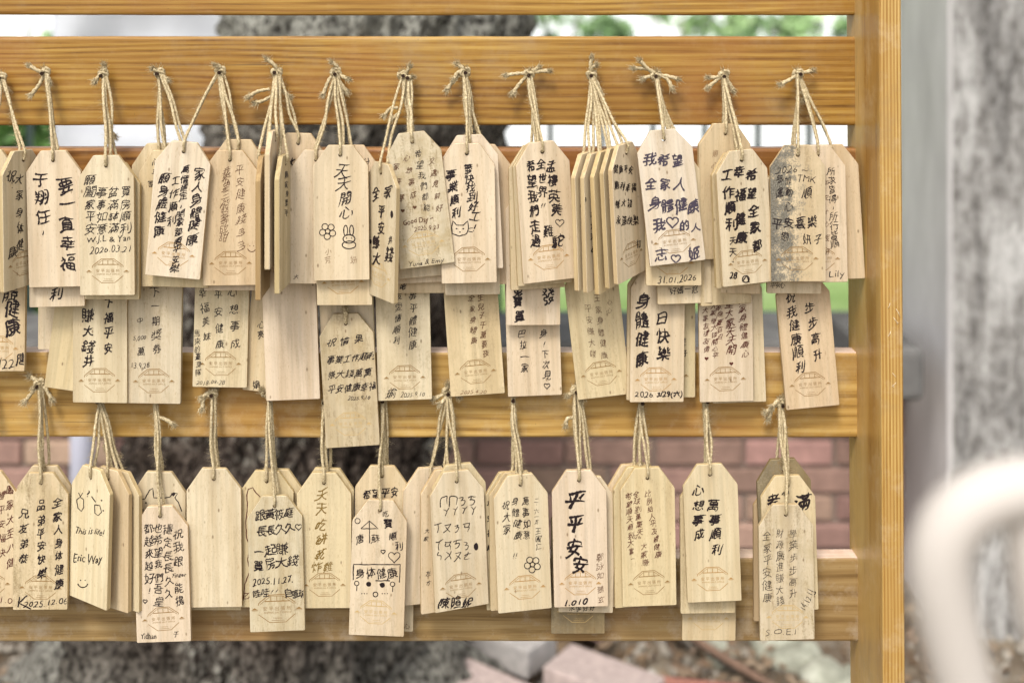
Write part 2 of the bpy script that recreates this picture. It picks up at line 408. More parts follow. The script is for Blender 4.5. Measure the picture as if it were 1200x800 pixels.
for i, (px, py, D_, rx, rz) in enumerate(far):
    plant('far_tree', LB[i], 'tree', px, py, D_, (rx, .8, rz*.8), 420, .15, M_LFAR if i % 2 == 0 else M_LMID, 30+i, 'far trees beyond the paving', .08)
# pale building far behind
M_PW = mat_noise('white_render', 1.0, [(.3, lin(220, 224, 226)), (.7, lin(240, 242, 242))], .8, .05, .01)
bd = bpy.data.objects.new('white_building', None); col.objects.link(bd); bd.location = (2, 34, 0)
tag(bd, 'long pale building far behind the trees, badly out of focus', 'building')
wl_ = link('wall', bm_mesh(box_bm(60, 6, 6, .02, 1), 'wall'), M_PW, bd); wl_.location = (0, 3, 3)
rf = link('roof', bm_mesh(box_bm(61, 7, .4, .05, 1), 'roof'), M_CONC, bd); rf.location = (0, 3, 6.2)
M_GLS = mat_flat('window_glass', lin(70, 84, 90), .1, .6)
wm_ = bm_mesh(box_bm(1.6, .1, 1.6, .01, 1), 'window')
for i in range(14):
    x = link('window', wm_, M_GLS, bd); x.location = (-26+4*i, -.03, 3.6)

# ---------------------------------------------------------------- concrete pillar at the right
M_PIL = NT('stained_concrete'); _v = M_PIL.coords((7, 7, 1.6), rand=0); _g = M_PIL.noise(_v, 1.6, 8, .75, .5)
_v2 = M_PIL.coords((1, 1, .6), rand=0); _g2 = M_PIL.noise(_v2, 38, 5, .7)
_c = M_PIL.mix(.45, M_PIL.ramp(_g, [(.40, lin(62, 58, 54)), (.49, lin(122, 118, 113)), (.60, lin(196, 194, 190))]), M_PIL.ramp(_g2, [(.34, lin(84, 80, 76)), (.6, lin(196, 194, 190))]))
M_PIL.base(_c); M_PIL.rough(.9, .2); M_PIL.bump(_g2, .5, .006); M_PIL = M_PIL.m
M_PIL_LIT = mat_noise('lit_side_concrete', 3, [(.3, lin(182, 178, 176)), (.7, lin(222, 218, 216))], .9, .2, .004, (2, 2, .6))
pil = bpy.data.objects.new('concrete_pillar', None); col.objects.link(pil)
xa, xb, xc = at(1066, 0, 3.3).x, at(1118, 0, 3.3).x, at(1236, 0, 2.7).x; xd = at(1112, 0, 2.7).x
pil.location = ((xd+xc)/2, 1.72, 0); tag(pil, 'tall weathered concrete pillar with its left face coloured lighter as lit, blurred behind the post', 'pillar')
s = link('shaft', bm_mesh(box_bm(xc-xd, .37, 3.3, .02, 3), 'shaft'), M_PIL, pil); s.location = (0, .165, 1.6)
s.data.materials.append(M_PIL_LIT)
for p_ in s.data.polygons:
    if p_.normal.x < -.5: p_.material_index = 1  # left face takes a paler concrete: its lit look is set in the colour
M_DK = mat_noise('dark_wall_paint', 4, [(.3, lin(70, 72, 70)), (.7, lin(112, 112, 108))], .9, .2, .01)
s = link('rear_wall', bm_mesh(box_bm(1.6, .2, 2.6, .01, 1), 'rear_wall'), M_DK); s.location = (1.62+.8, 2.75, 1.3)
tag(s, 'dark grey wall beyond the pillar at the right edge', 'wall')

# ---------------------------------------------------------------- draped pale tarpaulin at the left
M_TARP = mat_noise('pale_tarpaulin', 3, [(.3, lin(196, 198, 204)), (.7, lin(220, 222, 226))], .6, .1, .01)
tp = bpy.data.objects.new('tarpaulin', None); col.objects.link(tp)
x0, x1 = at(66, 0, 3.7).x, at(300, 0, 3.7).x; tp.location = ((x0+x1)/2, 2.7, 0)
tag(tp, 'pale grey tarpaulin draped between two poles left of the tree', 'tarpaulin')
vs = []; fs = []; NX, NZ_ = 60, 60
for j in range(NZ_+1):
    for i in range(NX+1):
        u, v = i/NX, j/NZ_
        top = 1.75-.10*math.sin(math.pi*u); z = top*(1-v)+.55*v
        sw = .05*math.sin(9*(v+.35*math.sin(math.pi*u)))*math.sin(math.pi*u)+.02*noise.noise(Vector((u*5, v*5, 0)))
        vs.append(((u-.5)*(x1-x0), -sw, z))
for j in range(NZ_):
    for i in range(NX):
        k = j*(NX+1)+i; fs.append((k, k+1, k+NX+2, k+NX+1))
me = pydata('cloth', vs, fs, True); cl = link('cloth', me, M_TARP, tp); sm_ = cl.modifiers.new('thick', 'SOLIDIFY'); sm_.thickness = .004
M_GALV = mat_flat('galvanised_steel', lin(176, 176, 186), .4, .5)
for sx in (-1, 1):
    bm = bmesh.new(); bmesh.ops.create_cone(bm, segments=16, radius1=.024, radius2=.024, depth=1.85, cap_ends=True)
    q = link('pole', bm_mesh(bm, 'pole', True), M_GALV, tp); q.location = (sx*(x1-x0)/2, .03, .925)
# pipe standing in front of the wall
bm = bmesh.new(); bmesh.ops.create_cone(bm, segments=24, radius1=.031, radius2=.031, depth=.6, cap_ends=True)
pp = link('drain_pipe', bm_mesh(bm, 'drain_pipe', True), mat_flat('pale_grey_pipe', lin(160, 160, 172), .5, .4)); pp.location = (at(97, 0, 2.86).x, 1.86, .3)
tag(pp, 'short pale grey upright pipe against the brick wall at the left', 'pipe')

# ---------------------------------------------------------------- loose bricks, stones, sticks
M_PAVER = NT('paver_brick'); _v = M_PAVER.coords(rand=9); _g = M_PAVER.noise(_v, 60, 5, .75); _oi = M_PAVER('ObjectInfo')
M_PAVER.base(M_PAVER.mix(1.0, _oi.outputs['Color'], M_PAVER.ramp(_g, [(.3, G(.68)), (.6, G(1)), (.75, (1.25, 1.22, 1.2, 1))]), 'MULTIPLY')); M_PAVER.rough(.9, .2); M_PAVER.bump(_g, .5, .004); M_PAVER = M_PAVER.m
BR = [(560, 796, 2.34, -34, 4, (.50, .395, .36), .085, 'pink'), (588, 770, 2.56, -38, -3, (.48, .445, .42), .085, 'grey'), (668, 757, 2.74, -34, 3, (.40, .26, .22), .075, 'rosy'),
      (706, 794, 2.36, -36, -2, (.50, .40, .365), .095, 'pale pink'), (512, 764, 2.62, -25, 5, (.16, .09, .07), .05, 'dark red'), (520, 800, 2.32, -60, 0, (.30, .22, .18), .04, 'brown'),
      (812, 792, 2.36, -8, 3, (.36, .16, .12), .045, 'red'), (650, 822, 2.2, -30, 0, (.38, .27, .24), .03, 'buff')]
for i, (px, py, D_, yaw, rl, cc, z, nm) in enumerate(BR):
    b = link('loose_brick', bm_mesh(box_bm(.235, .115, .062, .006, 2, .003), 'loose_brick'), M_PAVER)
    b.location = (at(px, py, D_).x, D_-1, z); b.rotation_euler = (R(rl), R(rl*.7), R(yaw)); b.color = (*cc, 1)
    tag(b, '%s loose brick in the pile below the rack, %s' % (nm, ['front left of centre', 'lying behind the pink one', 'at the back', 'largest at the right', 'at the left end', 'partly out of frame', 'lying apart at the right', 'half hidden at the bottom edge'][i]), 'brick', 'loose bricks piled below the rack')
M_STONE = mat_noise('rubble_stone', 14, [(.3, lin(108, 108, 94)), (.6, lin(168, 168, 152)), (.8, lin(204, 204, 190))], .9, .6, .01)
def rock(px, py, D_, s_, seed, label):
    bm = bmesh.new(); bmesh.ops.create_icosphere(bm, subdivisions=3, radius=1)
    for v in bm.verts:
        q = v.co.copy(); f_ = 1+.35*noise.noise(q*1.3+Vector((seed, 0, 0)))+.12*noise.noise(q*3.5+Vector((seed, 2, 0)))
        v.co = Vector((q.x*s_*f_*1.35, q.y*s_*f_, max(-.4, q.z)*s_*f_*.75))
    o = link('stone', bm_mesh(bm, 'stone', True), M_STONE); o.location = (at(px, py, D_).x, D_-1, s_*.25); o.rotation_euler = (0, 0, seed)
    tag(o, label, 'stone', 'pale rubble stones at the foot of the wall')
RK = [(800, 764, 2.75, .035), (838, 770, 2.65, .045), (868, 762, 2.78, .05), (905, 772, 2.68, .06), (940, 779, 2.6, .05), (968, 786, 2.52, .055), (1000, 790, 2.5, .05), (925, 795, 2.42, .04), (880, 796, 2.4, .03), (760, 758, 2.85, .035), (470, 775, 2.6, .04), (450, 792, 2.4, .05)]
WD = ['small, left of the red brick', 'just above the red brick', 'against the wall', 'largest of the pale heap', 'right of the largest', 'green tinged, near the post', 'touching the post foot line', 'low in front of the heap', 'smallest in front', 'beyond the brick pile', 'beside the trunk foot', 'in front of the trunk foot']
for i, (a_, b_, c_, s_) in enumerate(RK): rock(a_, b_, c_, s_, i*1.7, 'pale rubble stone, '+WD[i])
def stick(pts, r_, label, c):
    tb = Tube(); base = Vector(pts[0]); tb.tube([Vector(p)-base for p in pts], r_, 8, step=.04, taper=lambda t: 1-.4*t)
    o = link('stick', tb.mesh('stick'), mat_noise('stick_wood', 40, [(.3, c), (.7, tuple(x*1.4 for x in c[:3])+(1,))], .9)); o.location = base; tag(o, label, 'stick')
stick([(.30, 1.75, .10), (.45, 1.60, .05), (.62, 1.42, .03)], .012, 'reddish stick lying slantwise among the rubble', (.16, .10, .07, 1))
tb = Tube()
r5 = random.Random(5)
gv = []; gf = []
for i in range(2600):
    x = r5.uniform(-1.6, 1.8); y = r5.uniform(.8, 1.95); s_ = r5.uniform(.006, .02); k = len(gv)
    c_ = Vector((x, y, s_*.4)); pts = [Vector((r5.uniform(.6, 1.3)*s_*math.cos(t_), r5.uniform(.6, 1.3)*s_*math.sin(t_), 0)) for t_ in (0, 1.26, 2.5, 3.8, 5.0)]
    gv += [c_+p for p in pts]+[c_+Vector((0, 0, s_*.8))]+[c_+Vector((0, 0, -s_))]
    for q in range(5): gf += [(k+q, k+(q+1) % 5, k+5), (k+(q+1) % 5, k+q, k+6)]
link('gravel', pydata('gravel', gv, gf), mat_noise('gravel_mix', 9, [(.3, lin(92, 84, 74)), (.55, lin(150, 142, 130)), (.8, lin(206, 202, 194))], .9), None, 'stuff')
vs, fs = leaves(1500, (.2, 1.5, .03), (1.9, .55, .02), .018, 77)
link('fallen_leaves', pydata('fallen_leaves', vs, fs), mat_leaf('dead_leaf', (.12, .07, .04, 1), (.28, .2, .12, 1)), None, 'stuff')

# ---------------------------------------------------------------- white tube arch close to the camera, lower right
M_WT = mat_flat('warm_white_enamel', lin(188, 180, 172), .55, .25)
tb = Tube(); DA = .32
pts = [(1140, 1400), (1136, 1000), (1142, 860), (1124, 780), (1108, 710), (1103, 660), (1114, 618), (1146, 587), (1200, 571), (1262, 571), (1300, 600), (1318, 680), (1325, 860), (1330, 1400)]
hb_ = at(1140, 1400, DA); base = Vector((hb_.x, hb_.y, 0))
W_ = [at(x, y, DA) for x, y in pts]
W_ = [Vector((W_[0].x, W_[0].y, -.01))]+W_+[Vector((W_[-1].x, W_[-1].y, -.01))]
tb.tube([p-base for p in W_], .0089, 18, step=.01)
ar = bpy.data.objects.new('handrail', None); col.objects.link(ar); ar.location = base
tag(ar, 'white bent tube handrail, strongly blurred in the lower right foreground', 'handrail')
link('arch_tube', tb.mesh('arch_tube'), M_WT, ar)
tb = Tube(); pt2 = [(1196, 580), (1202, 640), (1214, 720), (1232, 800), (1240, 1000)]
tb.tube([at(x, y, DA-.0)-base for x, y in pt2]+[Vector((at(1240, 0, DA).x-base.x, 0, .2))], .0052, 14, step=.01)
link('inner_tube', tb.mesh('inner_tube'), M_WT, ar)
# ---------------------------------------------------------------- the rack
M_RAILTOP = mat_board('pale_top_pine', [lin(186, 152, 128), lin(216, 188, 166), lin(226, 204, 186), lin(204, 172, 150), lin(232, 220, 208)], 'X', .5, .4, .6)
gold = [lin(88, 54, 14), lin(150, 110, 42), lin(176, 140, 68), lin(128, 84, 30), lin(190, 166, 128)]
M_B2 = mat_board('stained_pine', gold, 'X', 1.0, .12)
M_B4 = mat_board('stained_pine_golden', [lin(130, 96, 44), lin(176, 138, 72), lin(196, 162, 96), lin(152, 114, 56), lin(206, 190, 158)], 'X', .6, .25)
M_B3 = mat_board('stained_pine_red', [lin(84, 50, 20), lin(136, 90, 38), lin(164, 116, 56), lin(104, 62, 26), lin(180, 156, 130)], 'X', .8, .1)
M_B5 = mat_board('weathered_pine', [lin(104, 78, 42), lin(150, 122, 76), lin(172, 146, 100), lin(126, 98, 60), lin(182, 168, 148)], 'X', .5, .55, .5)
M_POST = mat_board('stained_pine_post', [lin(134, 94, 34), lin(176, 138, 74), lin(200, 168, 104), lin(160, 120, 62), lin(212, 196, 166)], 'Z', 1.0, .25, .35)
rack = bpy.data.objects.new('plaque_rack', None); col.objects.link(rack); rack.location = (0, 0.01, 0)
tag(rack, 'golden stained wooden rack of horizontal rails and a square upright post', 'rack')
BT = .020
def board(y0, y1, mat, xr=1006, over=0):
    x0, x1 = -.92, P(xr, 0).x+.004
    z1, z0 = P(0, y0).z, P(0, y1).z
    L = x1-x0
    bm = bmesh.new(); H = z1-z0
    # rounded rectangle profile swept along x with slight waviness
    prof = []
    r = .0028
    for cx, cz, a0 in ((BT/2-r, H/2-r, 0), (-BT/2+r, H/2-r, 90), (-BT/2+r, -H/2+r, 180), (BT/2-r, -H/2+r, 270)):
        for k in range(4):
            an = R(a0+30*k); prof.append((cx+r*math.cos(an), cz+r*math.sin(an)))
    nx = 60; rings = []
    for i in range(nx+1):
        x = -L/2+L*i/nx
        wz = .0006*noise.noise(Vector((x*4, y0, 0)))
        rings.append([bm.verts.new((x, py+.0004*noise.noise(Vector((x*6, py*50, y1))), pz+wz+.0004*noise.noise(Vector((x*25, pz*20, y0))))) for py, pz in prof])
    n = len(prof)
    for i in range(nx):
        for k in range(n):
            bm.faces.new((rings[i][k], rings[i][(k+1) % n], rings[i+1][(k+1) % n], rings[i+1][k]))
    bm.faces.new(rings[0]); bm.faces.new(rings[-1][::-1])
    bmesh.ops.recalc_face_normals(bm, faces=bm.faces[:])
    me = bm_mesh(bm, 'rail')
    o = link('rail', me, [mat, M_RAILTOP], rack)
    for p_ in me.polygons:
        if p_.normal.z > .8 and y0 > 300: p_.material_index = 1  # paler pine on the upward faces of the two lower rails
    o.location = Vector(((x0+x1)/2, BT/2, (z0+z1)/2))-rack.location
    return o
for y0, y1, m, lab in ((-92, 18, M_B2, 'top rail cut by the picture edge'), (43, 147, M_B2, 'second rail with the upper row of nails'), (174, 276, M_B3, 'third rail mostly hidden behind plaques'),
                  (413, 513, M_B4, 'fourth rail with the lower row of nails'), (654, 752, M_B5, 'bottom rail, dull and weathered')):
    board(y0, y1, m)['label'] = lab
def post(xc, lean, w, y0, y1, z1):
    bm = box_bm(w, y1-y0, z1, .0022, 3)
    o = link('post', bm_mesh(bm, 'post'), M_POST, rack)
    o.location = Vector((xc, (y0+y1)/2, z1/2))-rack.location; o.rotation_euler = (0, lean, 0); return o
pxc = (P(1034, 0, .067).x+P(1060, 0, .067).x)/2
o = post(pxc+.0012, R(-.33), P(1060, 0, .067).x-P(1034, 0, .067).x, -.067, .0255, 1.72)
post(-.93, 0, .0187, -.067, .0255, 1.72)
# scratches on the post
tb = Tube()
for (px, py) in [(1043, 355), (1050, 362), (1047, 372), (1053, 378), (1036+10, 437), (1050, 448), (1048, 454), (1044, 388)]:
    p = P(px, py, .0672)
    q = p+Vector((rnd.uniform(-.004, .004), 0, rnd.uniform(-.008, .002)))
    tb.tube([p, (p+q)/2+Vector((.0004, 0, 0)), q], .00016, 4)
o = link('scratch', tb.mesh('scratch'), mat_flat('pale_scratch', lin(226, 214, 190), .9, .1), rack); o.location = -rack.location
NAILS = {}
nail_me = None
def nail(px, py):
    global nail_me
    k = (px, py)
    if k in NAILS: return NAILS[k]
    if nail_me is None:
        bm = bmesh.new()
        bmesh.ops.create_cone(bm, segments=10, radius1=.0008, radius2=.0008, depth=.018, cap_ends=True, matrix=Matrix.Rotation(R(90), 4, 'X'))
        bmesh.ops.create_cone(bm, segments=12, radius1=.0015, radius2=.0017, depth=.0012, cap_ends=True, matrix=Matrix.Translation((0, -.0088, 0)) @ Matrix.Rotation(R(90), 4, 'X'))
        nail_me = bm_mesh(bm, 'nail')
    o = link('nail', nail_me, M_NAIL, rack); o.location = P(px, py, .004)-rack.location
    o.rotation_euler = (R(rnd.uniform(2, 14)), 0, R(rnd.uniform(-8, 8)))
    NAILS[k] = P(px, py, .006); return NAILS[k]

# ---------------------------------------------------------------- plaques
W0, H0, TH = .0478, .1195, .0042
def plaque_mesh(seed):
    r = random.Random(seed); j = lambda s=.00035: r.uniform(-s, s)
    hw, tw, ch = W0/2, .0108, .0185
    out = [(-tw+j(), j()), (tw+j(), j()), (hw, -ch+j(.0006)), (hw+j(), -H0+j()), (-hw+j(), -H0+j()), (-hw, -ch+j(.0006))][::-1]   # ccw from the front
    # round the corners
    pts = []
    for i, c in enumerate(out):
        c = Vector(c); p = Vector(out[i-1]); q = Vector(out[(i+1) % 6]); rr = .0009
        a = c+(p-c).normalized()*rr; b = c+(q-c).normalized()*rr
        pts += [a, (a+b)/4+c/2, b]
    cen = Vector((0, -H0/2)); ins = [p+((cen-p).normalized())*.00035 for p in pts]
    hole = [Vector((.0017*math.cos(2*math.pi*k/14), -.0086+.0017*math.sin(2*math.pi*k/14))) for k in range(14)]
    n = len(pts); vs = []; fs = []; mi = []
    def ring(ps, y):
        b = len(vs); vs.extend([(p.x, y, p.y) for p in ps]); return b
    f0 = ring(ins, -TH/2); f1 = ring(pts, -TH/2+.00035); b1 = ring(pts, TH/2-.00035); b0 = ring(ins, TH/2)
    hf = ring(hole, -TH/2); hb = ring(hole, TH/2)
    tri = tessellate_polygon([[Vector((p.x, p.y, 0)) for p in ins], [Vector((p.x, p.y, 0)) for p in hole]])
    nf = lambda i, F_, H_: F_+i if i < n else H_+i-n
    for t in tri:
        fs.append(tuple(nf(i, f0, hf) for i in t)); mi.append(0)
        fs.append(tuple(nf(i, b0, hb) for i in t)[::-1]); mi.append(0)
    for A, B, m in ((f0, f1, 0), (f1, b1, 1), (b1, b0, 1)):
        for k in range(n):
            fs.append((A+k, A+(k+1) % n, B+(k+1) % n, B+k)); mi.append(m)
    for k in range(14):
        fs.append((hf+k, hb+k, hb+(k+1) % 14, hf+(k+1) % 14)); mi.append(2)
    me = pydata('plaque', vs, fs)
    for m in (M_PLQ, M_EDGE, M_HOLE): me.materials.append(m)
    for p, m in zip(me.polygons, mi): p.material_index = m
    bm = bmesh.new(); bm.from_mesh(me); bmesh.ops.recalc_face_normals(bm, faces=bm.faces[:])
    bm.to_mesh(me); bm.free()
    return me
PM = [plaque_mesh(s) for s in range(6)]
TINT = {'p': (.66, .54, .38, 1), 'c': (.65, .55, .37, 1), 'y': (.62, .505, .315, 1), 'w': (.59, .50, .34, 1),
        'o': (.63, .495, .32, 1), 'l': (.70, .595, .46, 1), 'm': (.235, .18, .095, 1), 'd': (.46, .34, .19, 1)}
# glyphs -----------------------------------------------------------------
GLY = {}
def glyph(s, wt):
    return GLY.get((s, wt))
def bake_glyphs(keys):
    objs = []
    for s, wt in keys:
        c = bpy.data.curves.new('t', 'FONT'); c.body = s; c.size = 1; c.resolution_u = 2
        c.offset = 0; c.align_x = 'CENTER'
        o = bpy.data.objects.new('t', c); col.objects.link(o); objs.append(o)
    dg = bpy.context.evaluated_depsgraph_get(); dg.update()
    for (s, wt), o in zip(keys, objs):
        me = o.evaluated_get(dg).to_mesh()
        vs = [(v.co.x, v.co.y) for v in me.vertices]; fs = [tuple(p.vertices) for p in me.polygons]
        if vs:
            xs = [v[0] for v in vs]; ys = [v[1] for v in vs]
            GLY[(s, wt)] = (vs, fs, (min(xs), max(xs), min(ys), max(ys)))
        o.evaluated_get(dg).to_mesh_clear()
    for o in objs:
        c = o.data; bpy.data.objects.remove(o); bpy.data.curves.remove(c)
import numpy as np
# pen strokes: every character's outline is thinned to its centre lines, which are then drawn again by a wobbly pen
RES = 60
def raster(g):
    vs, fs, bb = g
    x0, y0 = bb[0]-.06, bb[2]-.06; Wp = int((bb[1]-x0+.06)*RES)+2; Hp = int((bb[3]-y0+.06)*RES)+2
    im = np.zeros((Hp, Wp), bool); V_ = (np.array(vs)-(x0, y0))*RES
    for f in fs:
        for k in range(1, len(f)-1):
            a_, b_, c_ = V_[f[0]], V_[f[k]], V_[f[k+1]]
            lo = np.floor(np.minimum(np.minimum(a_, b_), c_)).astype(int); hi = np.ceil(np.maximum(np.maximum(a_, b_), c_)).astype(int)+1
            xs_, ys_ = np.meshgrid(np.arange(lo[0], hi[0]), np.arange(lo[1], hi[1]))
            d = (b_[0]-a_[0])*(c_[1]-a_[1])-(b_[1]-a_[1])*(c_[0]-a_[0])
            if abs(d) < 1e-9: continue
            u = ((xs_+.5-a_[0])*(c_[1]-a_[1])-(ys_+.5-a_[1])*(c_[0]-a_[0]))/d
            v = ((b_[0]-a_[0])*(ys_+.5-a_[1])-(b_[1]-a_[1])*(xs_+.5-a_[0]))/d
            m = (u >= -.03) & (v >= -.03) & (u+v <= 1.03)
            im[ys_[m], xs_[m]] = True
    return im, x0, y0
def thin(im):
    P_ = np.pad(im, 1).astype(np.uint8)
    for _ in range(14):
        ch = 0
        for st_ in (0, 1):
            p2, p3, p4, p5, p6, p7, p8, p9 = (P_[2:, 1:-1], P_[2:, 2:], P_[1:-1, 2:], P_[:-2, 2:], P_[:-2, 1:-1], P_[:-2, :-2], P_[1:-1, :-2], P_[2:, :-2])
            q = [p2, p3, p4, p5, p6, p7, p8, p9, p2]
            A = sum(((q[k] == 0) & (q[k+1] == 1)).astype(np.uint8) for k in range(8)); B = sum(x.astype(np.uint8) for x in q[:8])
            if st_ == 0: c = (p2*p4*p6 == 0) & (p4*p6*p8 == 0)
            else: c = (p2*p4*p8 == 0) & (p2*p6*p8 == 0)
            m = (P_[1:-1, 1:-1] == 1) & (B >= 2) & (B <= 6) & (A == 1) & c
            ch += m.sum(); P_[1:-1, 1:-1][m] = 0
        if not ch: break
    return P_[1:-1, 1:-1]
def trace(sk, prune=4):
    pts = set(zip(*[a_.tolist() for a_ in np.nonzero(sk)]))
    N8 = [(-1, 0), (1, 0), (0, -1), (0, 1), (-1, -1), (-1, 1), (1, -1), (1, 1)]
    def nb(p):
        r_ = [(p[0]+d[0], p[1]+d[1]) for d in N8[:4] if (p[0]+d[0], p[1]+d[1]) in pts]
        for d in N8[4:]:
            q = (p[0]+d[0], p[1]+d[1])
            if q in pts and (p[0], q[1]) not in pts and (q[0], p[1]) not in pts: r_.append(q)
        return r_
    NB = {p: nb(p) for p in pts}; nodes = {p for p in pts if len(NB[p]) != 2}; used = set(); out = []
    def walk(a_, b_):
        path = [a_, b_]; used.add((a_, b_)); used.add((b_, a_))
        while path[-1] not in nodes:
            nx = [q for q in NB[path[-1]] if q != path[-2]]
            if not nx or (path[-1], nx[0]) in used: break
            used.add((path[-1], nx[0])); used.add((nx[0], path[-1])); path.append(nx[0])
        return path
    for p in sorted(nodes):
        if not NB[p]: out.append([p, p])
        for q in NB[p]:
            if (p, q) not in used: out.append(walk(p, q))
    for p in sorted(pts):
        for q in NB[p]:
            if (p, q) not in used and p not in nodes and q not in nodes: out.append(walk(p, q))
    res = []
    for pa in out:
        e0, e1 = len(NB[pa[0]]) <= 1, len(NB[pa[-1]]) <= 1
        if len(pa) < prune and (e0 != e1): continue
        res.append([pa, e0, e1])
    # join pieces that run straight on through a crossing
    def dirn(pa, end):
        n = min(5, len(pa)-1)
        a_, b_ = (pa[-1], pa[-1-n]) if end else (pa[0], pa[n])
        l = math.hypot(a_[0]-b_[0], a_[1]-b_[1]) or 1; return ((a_[0]-b_[0])/l, (a_[1]-b_[1])/l)
    ch = True
    while ch:
        ch = False; ends = {}
        for i_, (pa, e0, e1) in enumerate(res):
            if pa[0] != pa[-1]:
                ends.setdefault(pa[0], []).append((i_, 0)); ends.setdefault(pa[-1], []).append((i_, 1))
        for p, L in ends.items():
            best = None
            for a_ in range(len(L)):
                for b_ in range(a_+1, len(L)):
                    if L[a_][0] == L[b_][0]: continue
                    d1 = dirn(res[L[a_][0]][0], L[a_][1]); d2 = dirn(res[L[b_][0]][0], L[b_][1]); dt = d1[0]*d2[0]+d1[1]*d2[1]
                    if dt < -.8 and (best is None or dt < best[0]): best = (dt, L[a_], L[b_])
            if best:
                (_, (i1, s1), (i2, s2)) = best
                A, B = res[i1], res[i2]
                pa = A[0] if s1 else A[0][::-1]; ea = A[1] if s1 else A[2]
                pb = B[0][::-1] if s2 else B[0]; eb = B[1] if s2 else B[2]
                res = [r_ for k_, r_ in enumerate(res) if k_ not in (i1, i2)]+[[pa+pb[1:], ea, eb]]
                ch = True; break
    return res
STROKES = {}
def strokes(key):
    if key not in STROKES:
        g = GLY.get(key); out = []
        if g:
            im, x0, y0 = raster(g)
            for pa, e0, e1 in trace(thin(im), 4 if len(key[0]) == 1 and ord(key[0]) > 999 else 3):
                a_ = np.array([(p[1]+.5, p[0]+.5) for p in pa], float)
                for _ in range(4):
                    if len(a_) > 3: a_[1:-1] = (a_[:-2]+2*a_[1:-1]+a_[2:])/4
                k = max(1, round((len(a_)-1)/4)); idx = np.unique(np.linspace(0, len(a_)-1, k+1).round().astype(int))
                out.append((a_[idx]/RES+(x0, y0), e0, e1))
        STROKES[key] = out
    return STROKES[key]
SMALLP = '一二，。、！!.:：丶ㄧ'
PENW = {0: .056, 1: .086, 2: .114, 3: .134}
class Ink:
    """marks collected in photo pixels, y down; mapped on to a plaque's face afterwards"""
    def __init__(s, fx=1.0):
        s.v = []; s.f = []; s.l = []; s.fx = fx
        r_ = random.Random(rnd.random()); s.slant = r_.uniform(-.05, .28); s.rise = r_.uniform(.04, .22); s.wob = r_.uniform(.6, 1.25)
        s.pw = r_.uniform(.88, 1.15); s.rnd_ = r_.choice((0, 1, 1, 2, 3)); s.sq = r_.uniform(.86, 1.04); s.k = 0
    def add(s, vs, fs, lay=0):
        b = len(s.v); s.v += vs; s.l += [lay]*len(vs); s.f += [tuple(b+i for i in f) for f in fs]
    def pen(s, P2, w, e0=True, e1=True):
        """one ribbon; P2 in pixels"""
        n = len(P2)
        if n == 1 or (n == 2 and P2[0] == P2[1]): s.dot(P2[0][0], P2[0][1], w*.7); return
        s.k += 1; vs = []; fs = []; press = rnd.uniform(.85, 1.15); ph = rnd.uniform(0, 6)
        for i, (x, y) in enumerate(P2):
            x0, y0 = P2[max(i-1, 0)]; x1, y1 = P2[min(i+1, n-1)]
            dx, dy = x1-x0, y1-y0; l = math.hypot(dx, dy) or 1; t = i/(n-1)
            hw = w/2*press*(1+.16*math.sin(ph+2.3*i))
            if e1 and t > .7: hw *= 1-.55*(t-.7)/.3
            if e0 and t < .2: hw *= 1.18
            ex = 0
            if i == 0: x -= dx/l*w*.35; y -= dy/l*w*.35
            if i == n-1: x += dx/l*w*.4; y += dy/l*w*.4
            vs += [(x-dy/l*hw, y+dx/l*hw), (x+dy/l*hw, y-dx/l*hw)]
            if i: fs.append((2*i-2, 2*i, 2*i+1, 2*i-1))
        s.add(vs, fs, s.k % 6)
    def put(s, key, cx, cy, fn, w, short):
        for pa, e0, e1 in strokes(key):
            Q = [tuple(p) for p in pa]
            if e0 and len(Q) > 3 and Q[0][0] > Q[-1][0]+.1 and e1: Q = Q[::-1]
            jx, jy = rnd.gauss(0, .012)*s.wob, rnd.gauss(0, .012)*s.wob; tl = rnd.gauss(0, .035)*s.wob
            mx = sum(q[0] for q in Q)/len(Q); my = sum(q[1] for q in Q)/len(Q)
            R_ = []
            for (x, y) in Q:
                u, v = x-mx, y-my
                R_.append((mx+u-tl*v+jx, my+v+tl*u+jy))
            for _ in range(s.rnd_ if len(key[0]) == 1 else 0):
                if len(R_) > 3: R_ = [R_[0]]+[((R_[i-1][0]+R_[i][0]+R_[i+1][0])/3, (R_[i-1][1]+R_[i][1]+R_[i+1][1])/3) for i in range(1, len(R_)-1)]+[R_[-1]]
            s.pen([fn(x-cx, y-cy) for x, y in R_], w, e0, e1)
    def char(s, ch, x, y, size, wt):
        g = glyph(ch, 1)
        if not g: return
        vs, fs, bb = g
        cx = (bb[0]+bb[1])/2; cy = (bb[2]+bb[3])/2
        if ch in SMALLP: cy = .34 if ch not in '，。、.' else cy
        a = R(rnd.uniform(-5, 5)); sc = size*rnd.uniform(1.0, 1.2); sxx = rnd.uniform(.82, 1.06)*s.sq
        f1, f2 = rnd.uniform(0, 6), rnd.uniform(0, 6); k1, k2 = rnd.uniform(3, 7), rnd.uniform(3, 7)
        am = .045*s.wob; kx = rnd.uniform(-.3, .3)
        def fn(u, v):
            u2 = u*(1+kx*v)+am*math.sin(k1*v+f1); v2 = v+am*math.sin(k2*u+f2)+s.rise*u+.06*math.sin(6*u*v+f1)*s.wob
            u2 += s.slant*v
            return (x+(u2*math.cos(a)-v2*math.sin(a))*sc*sxx*s.fx, y-(u2*math.sin(a)+v2*math.cos(a))*sc)
        s.put((ch, 1), cx, cy, fn, PENW[wt]*size*s.pw*(.8 if len(strokes((ch, 1))) > 14 else 1), ch in SMALLP)
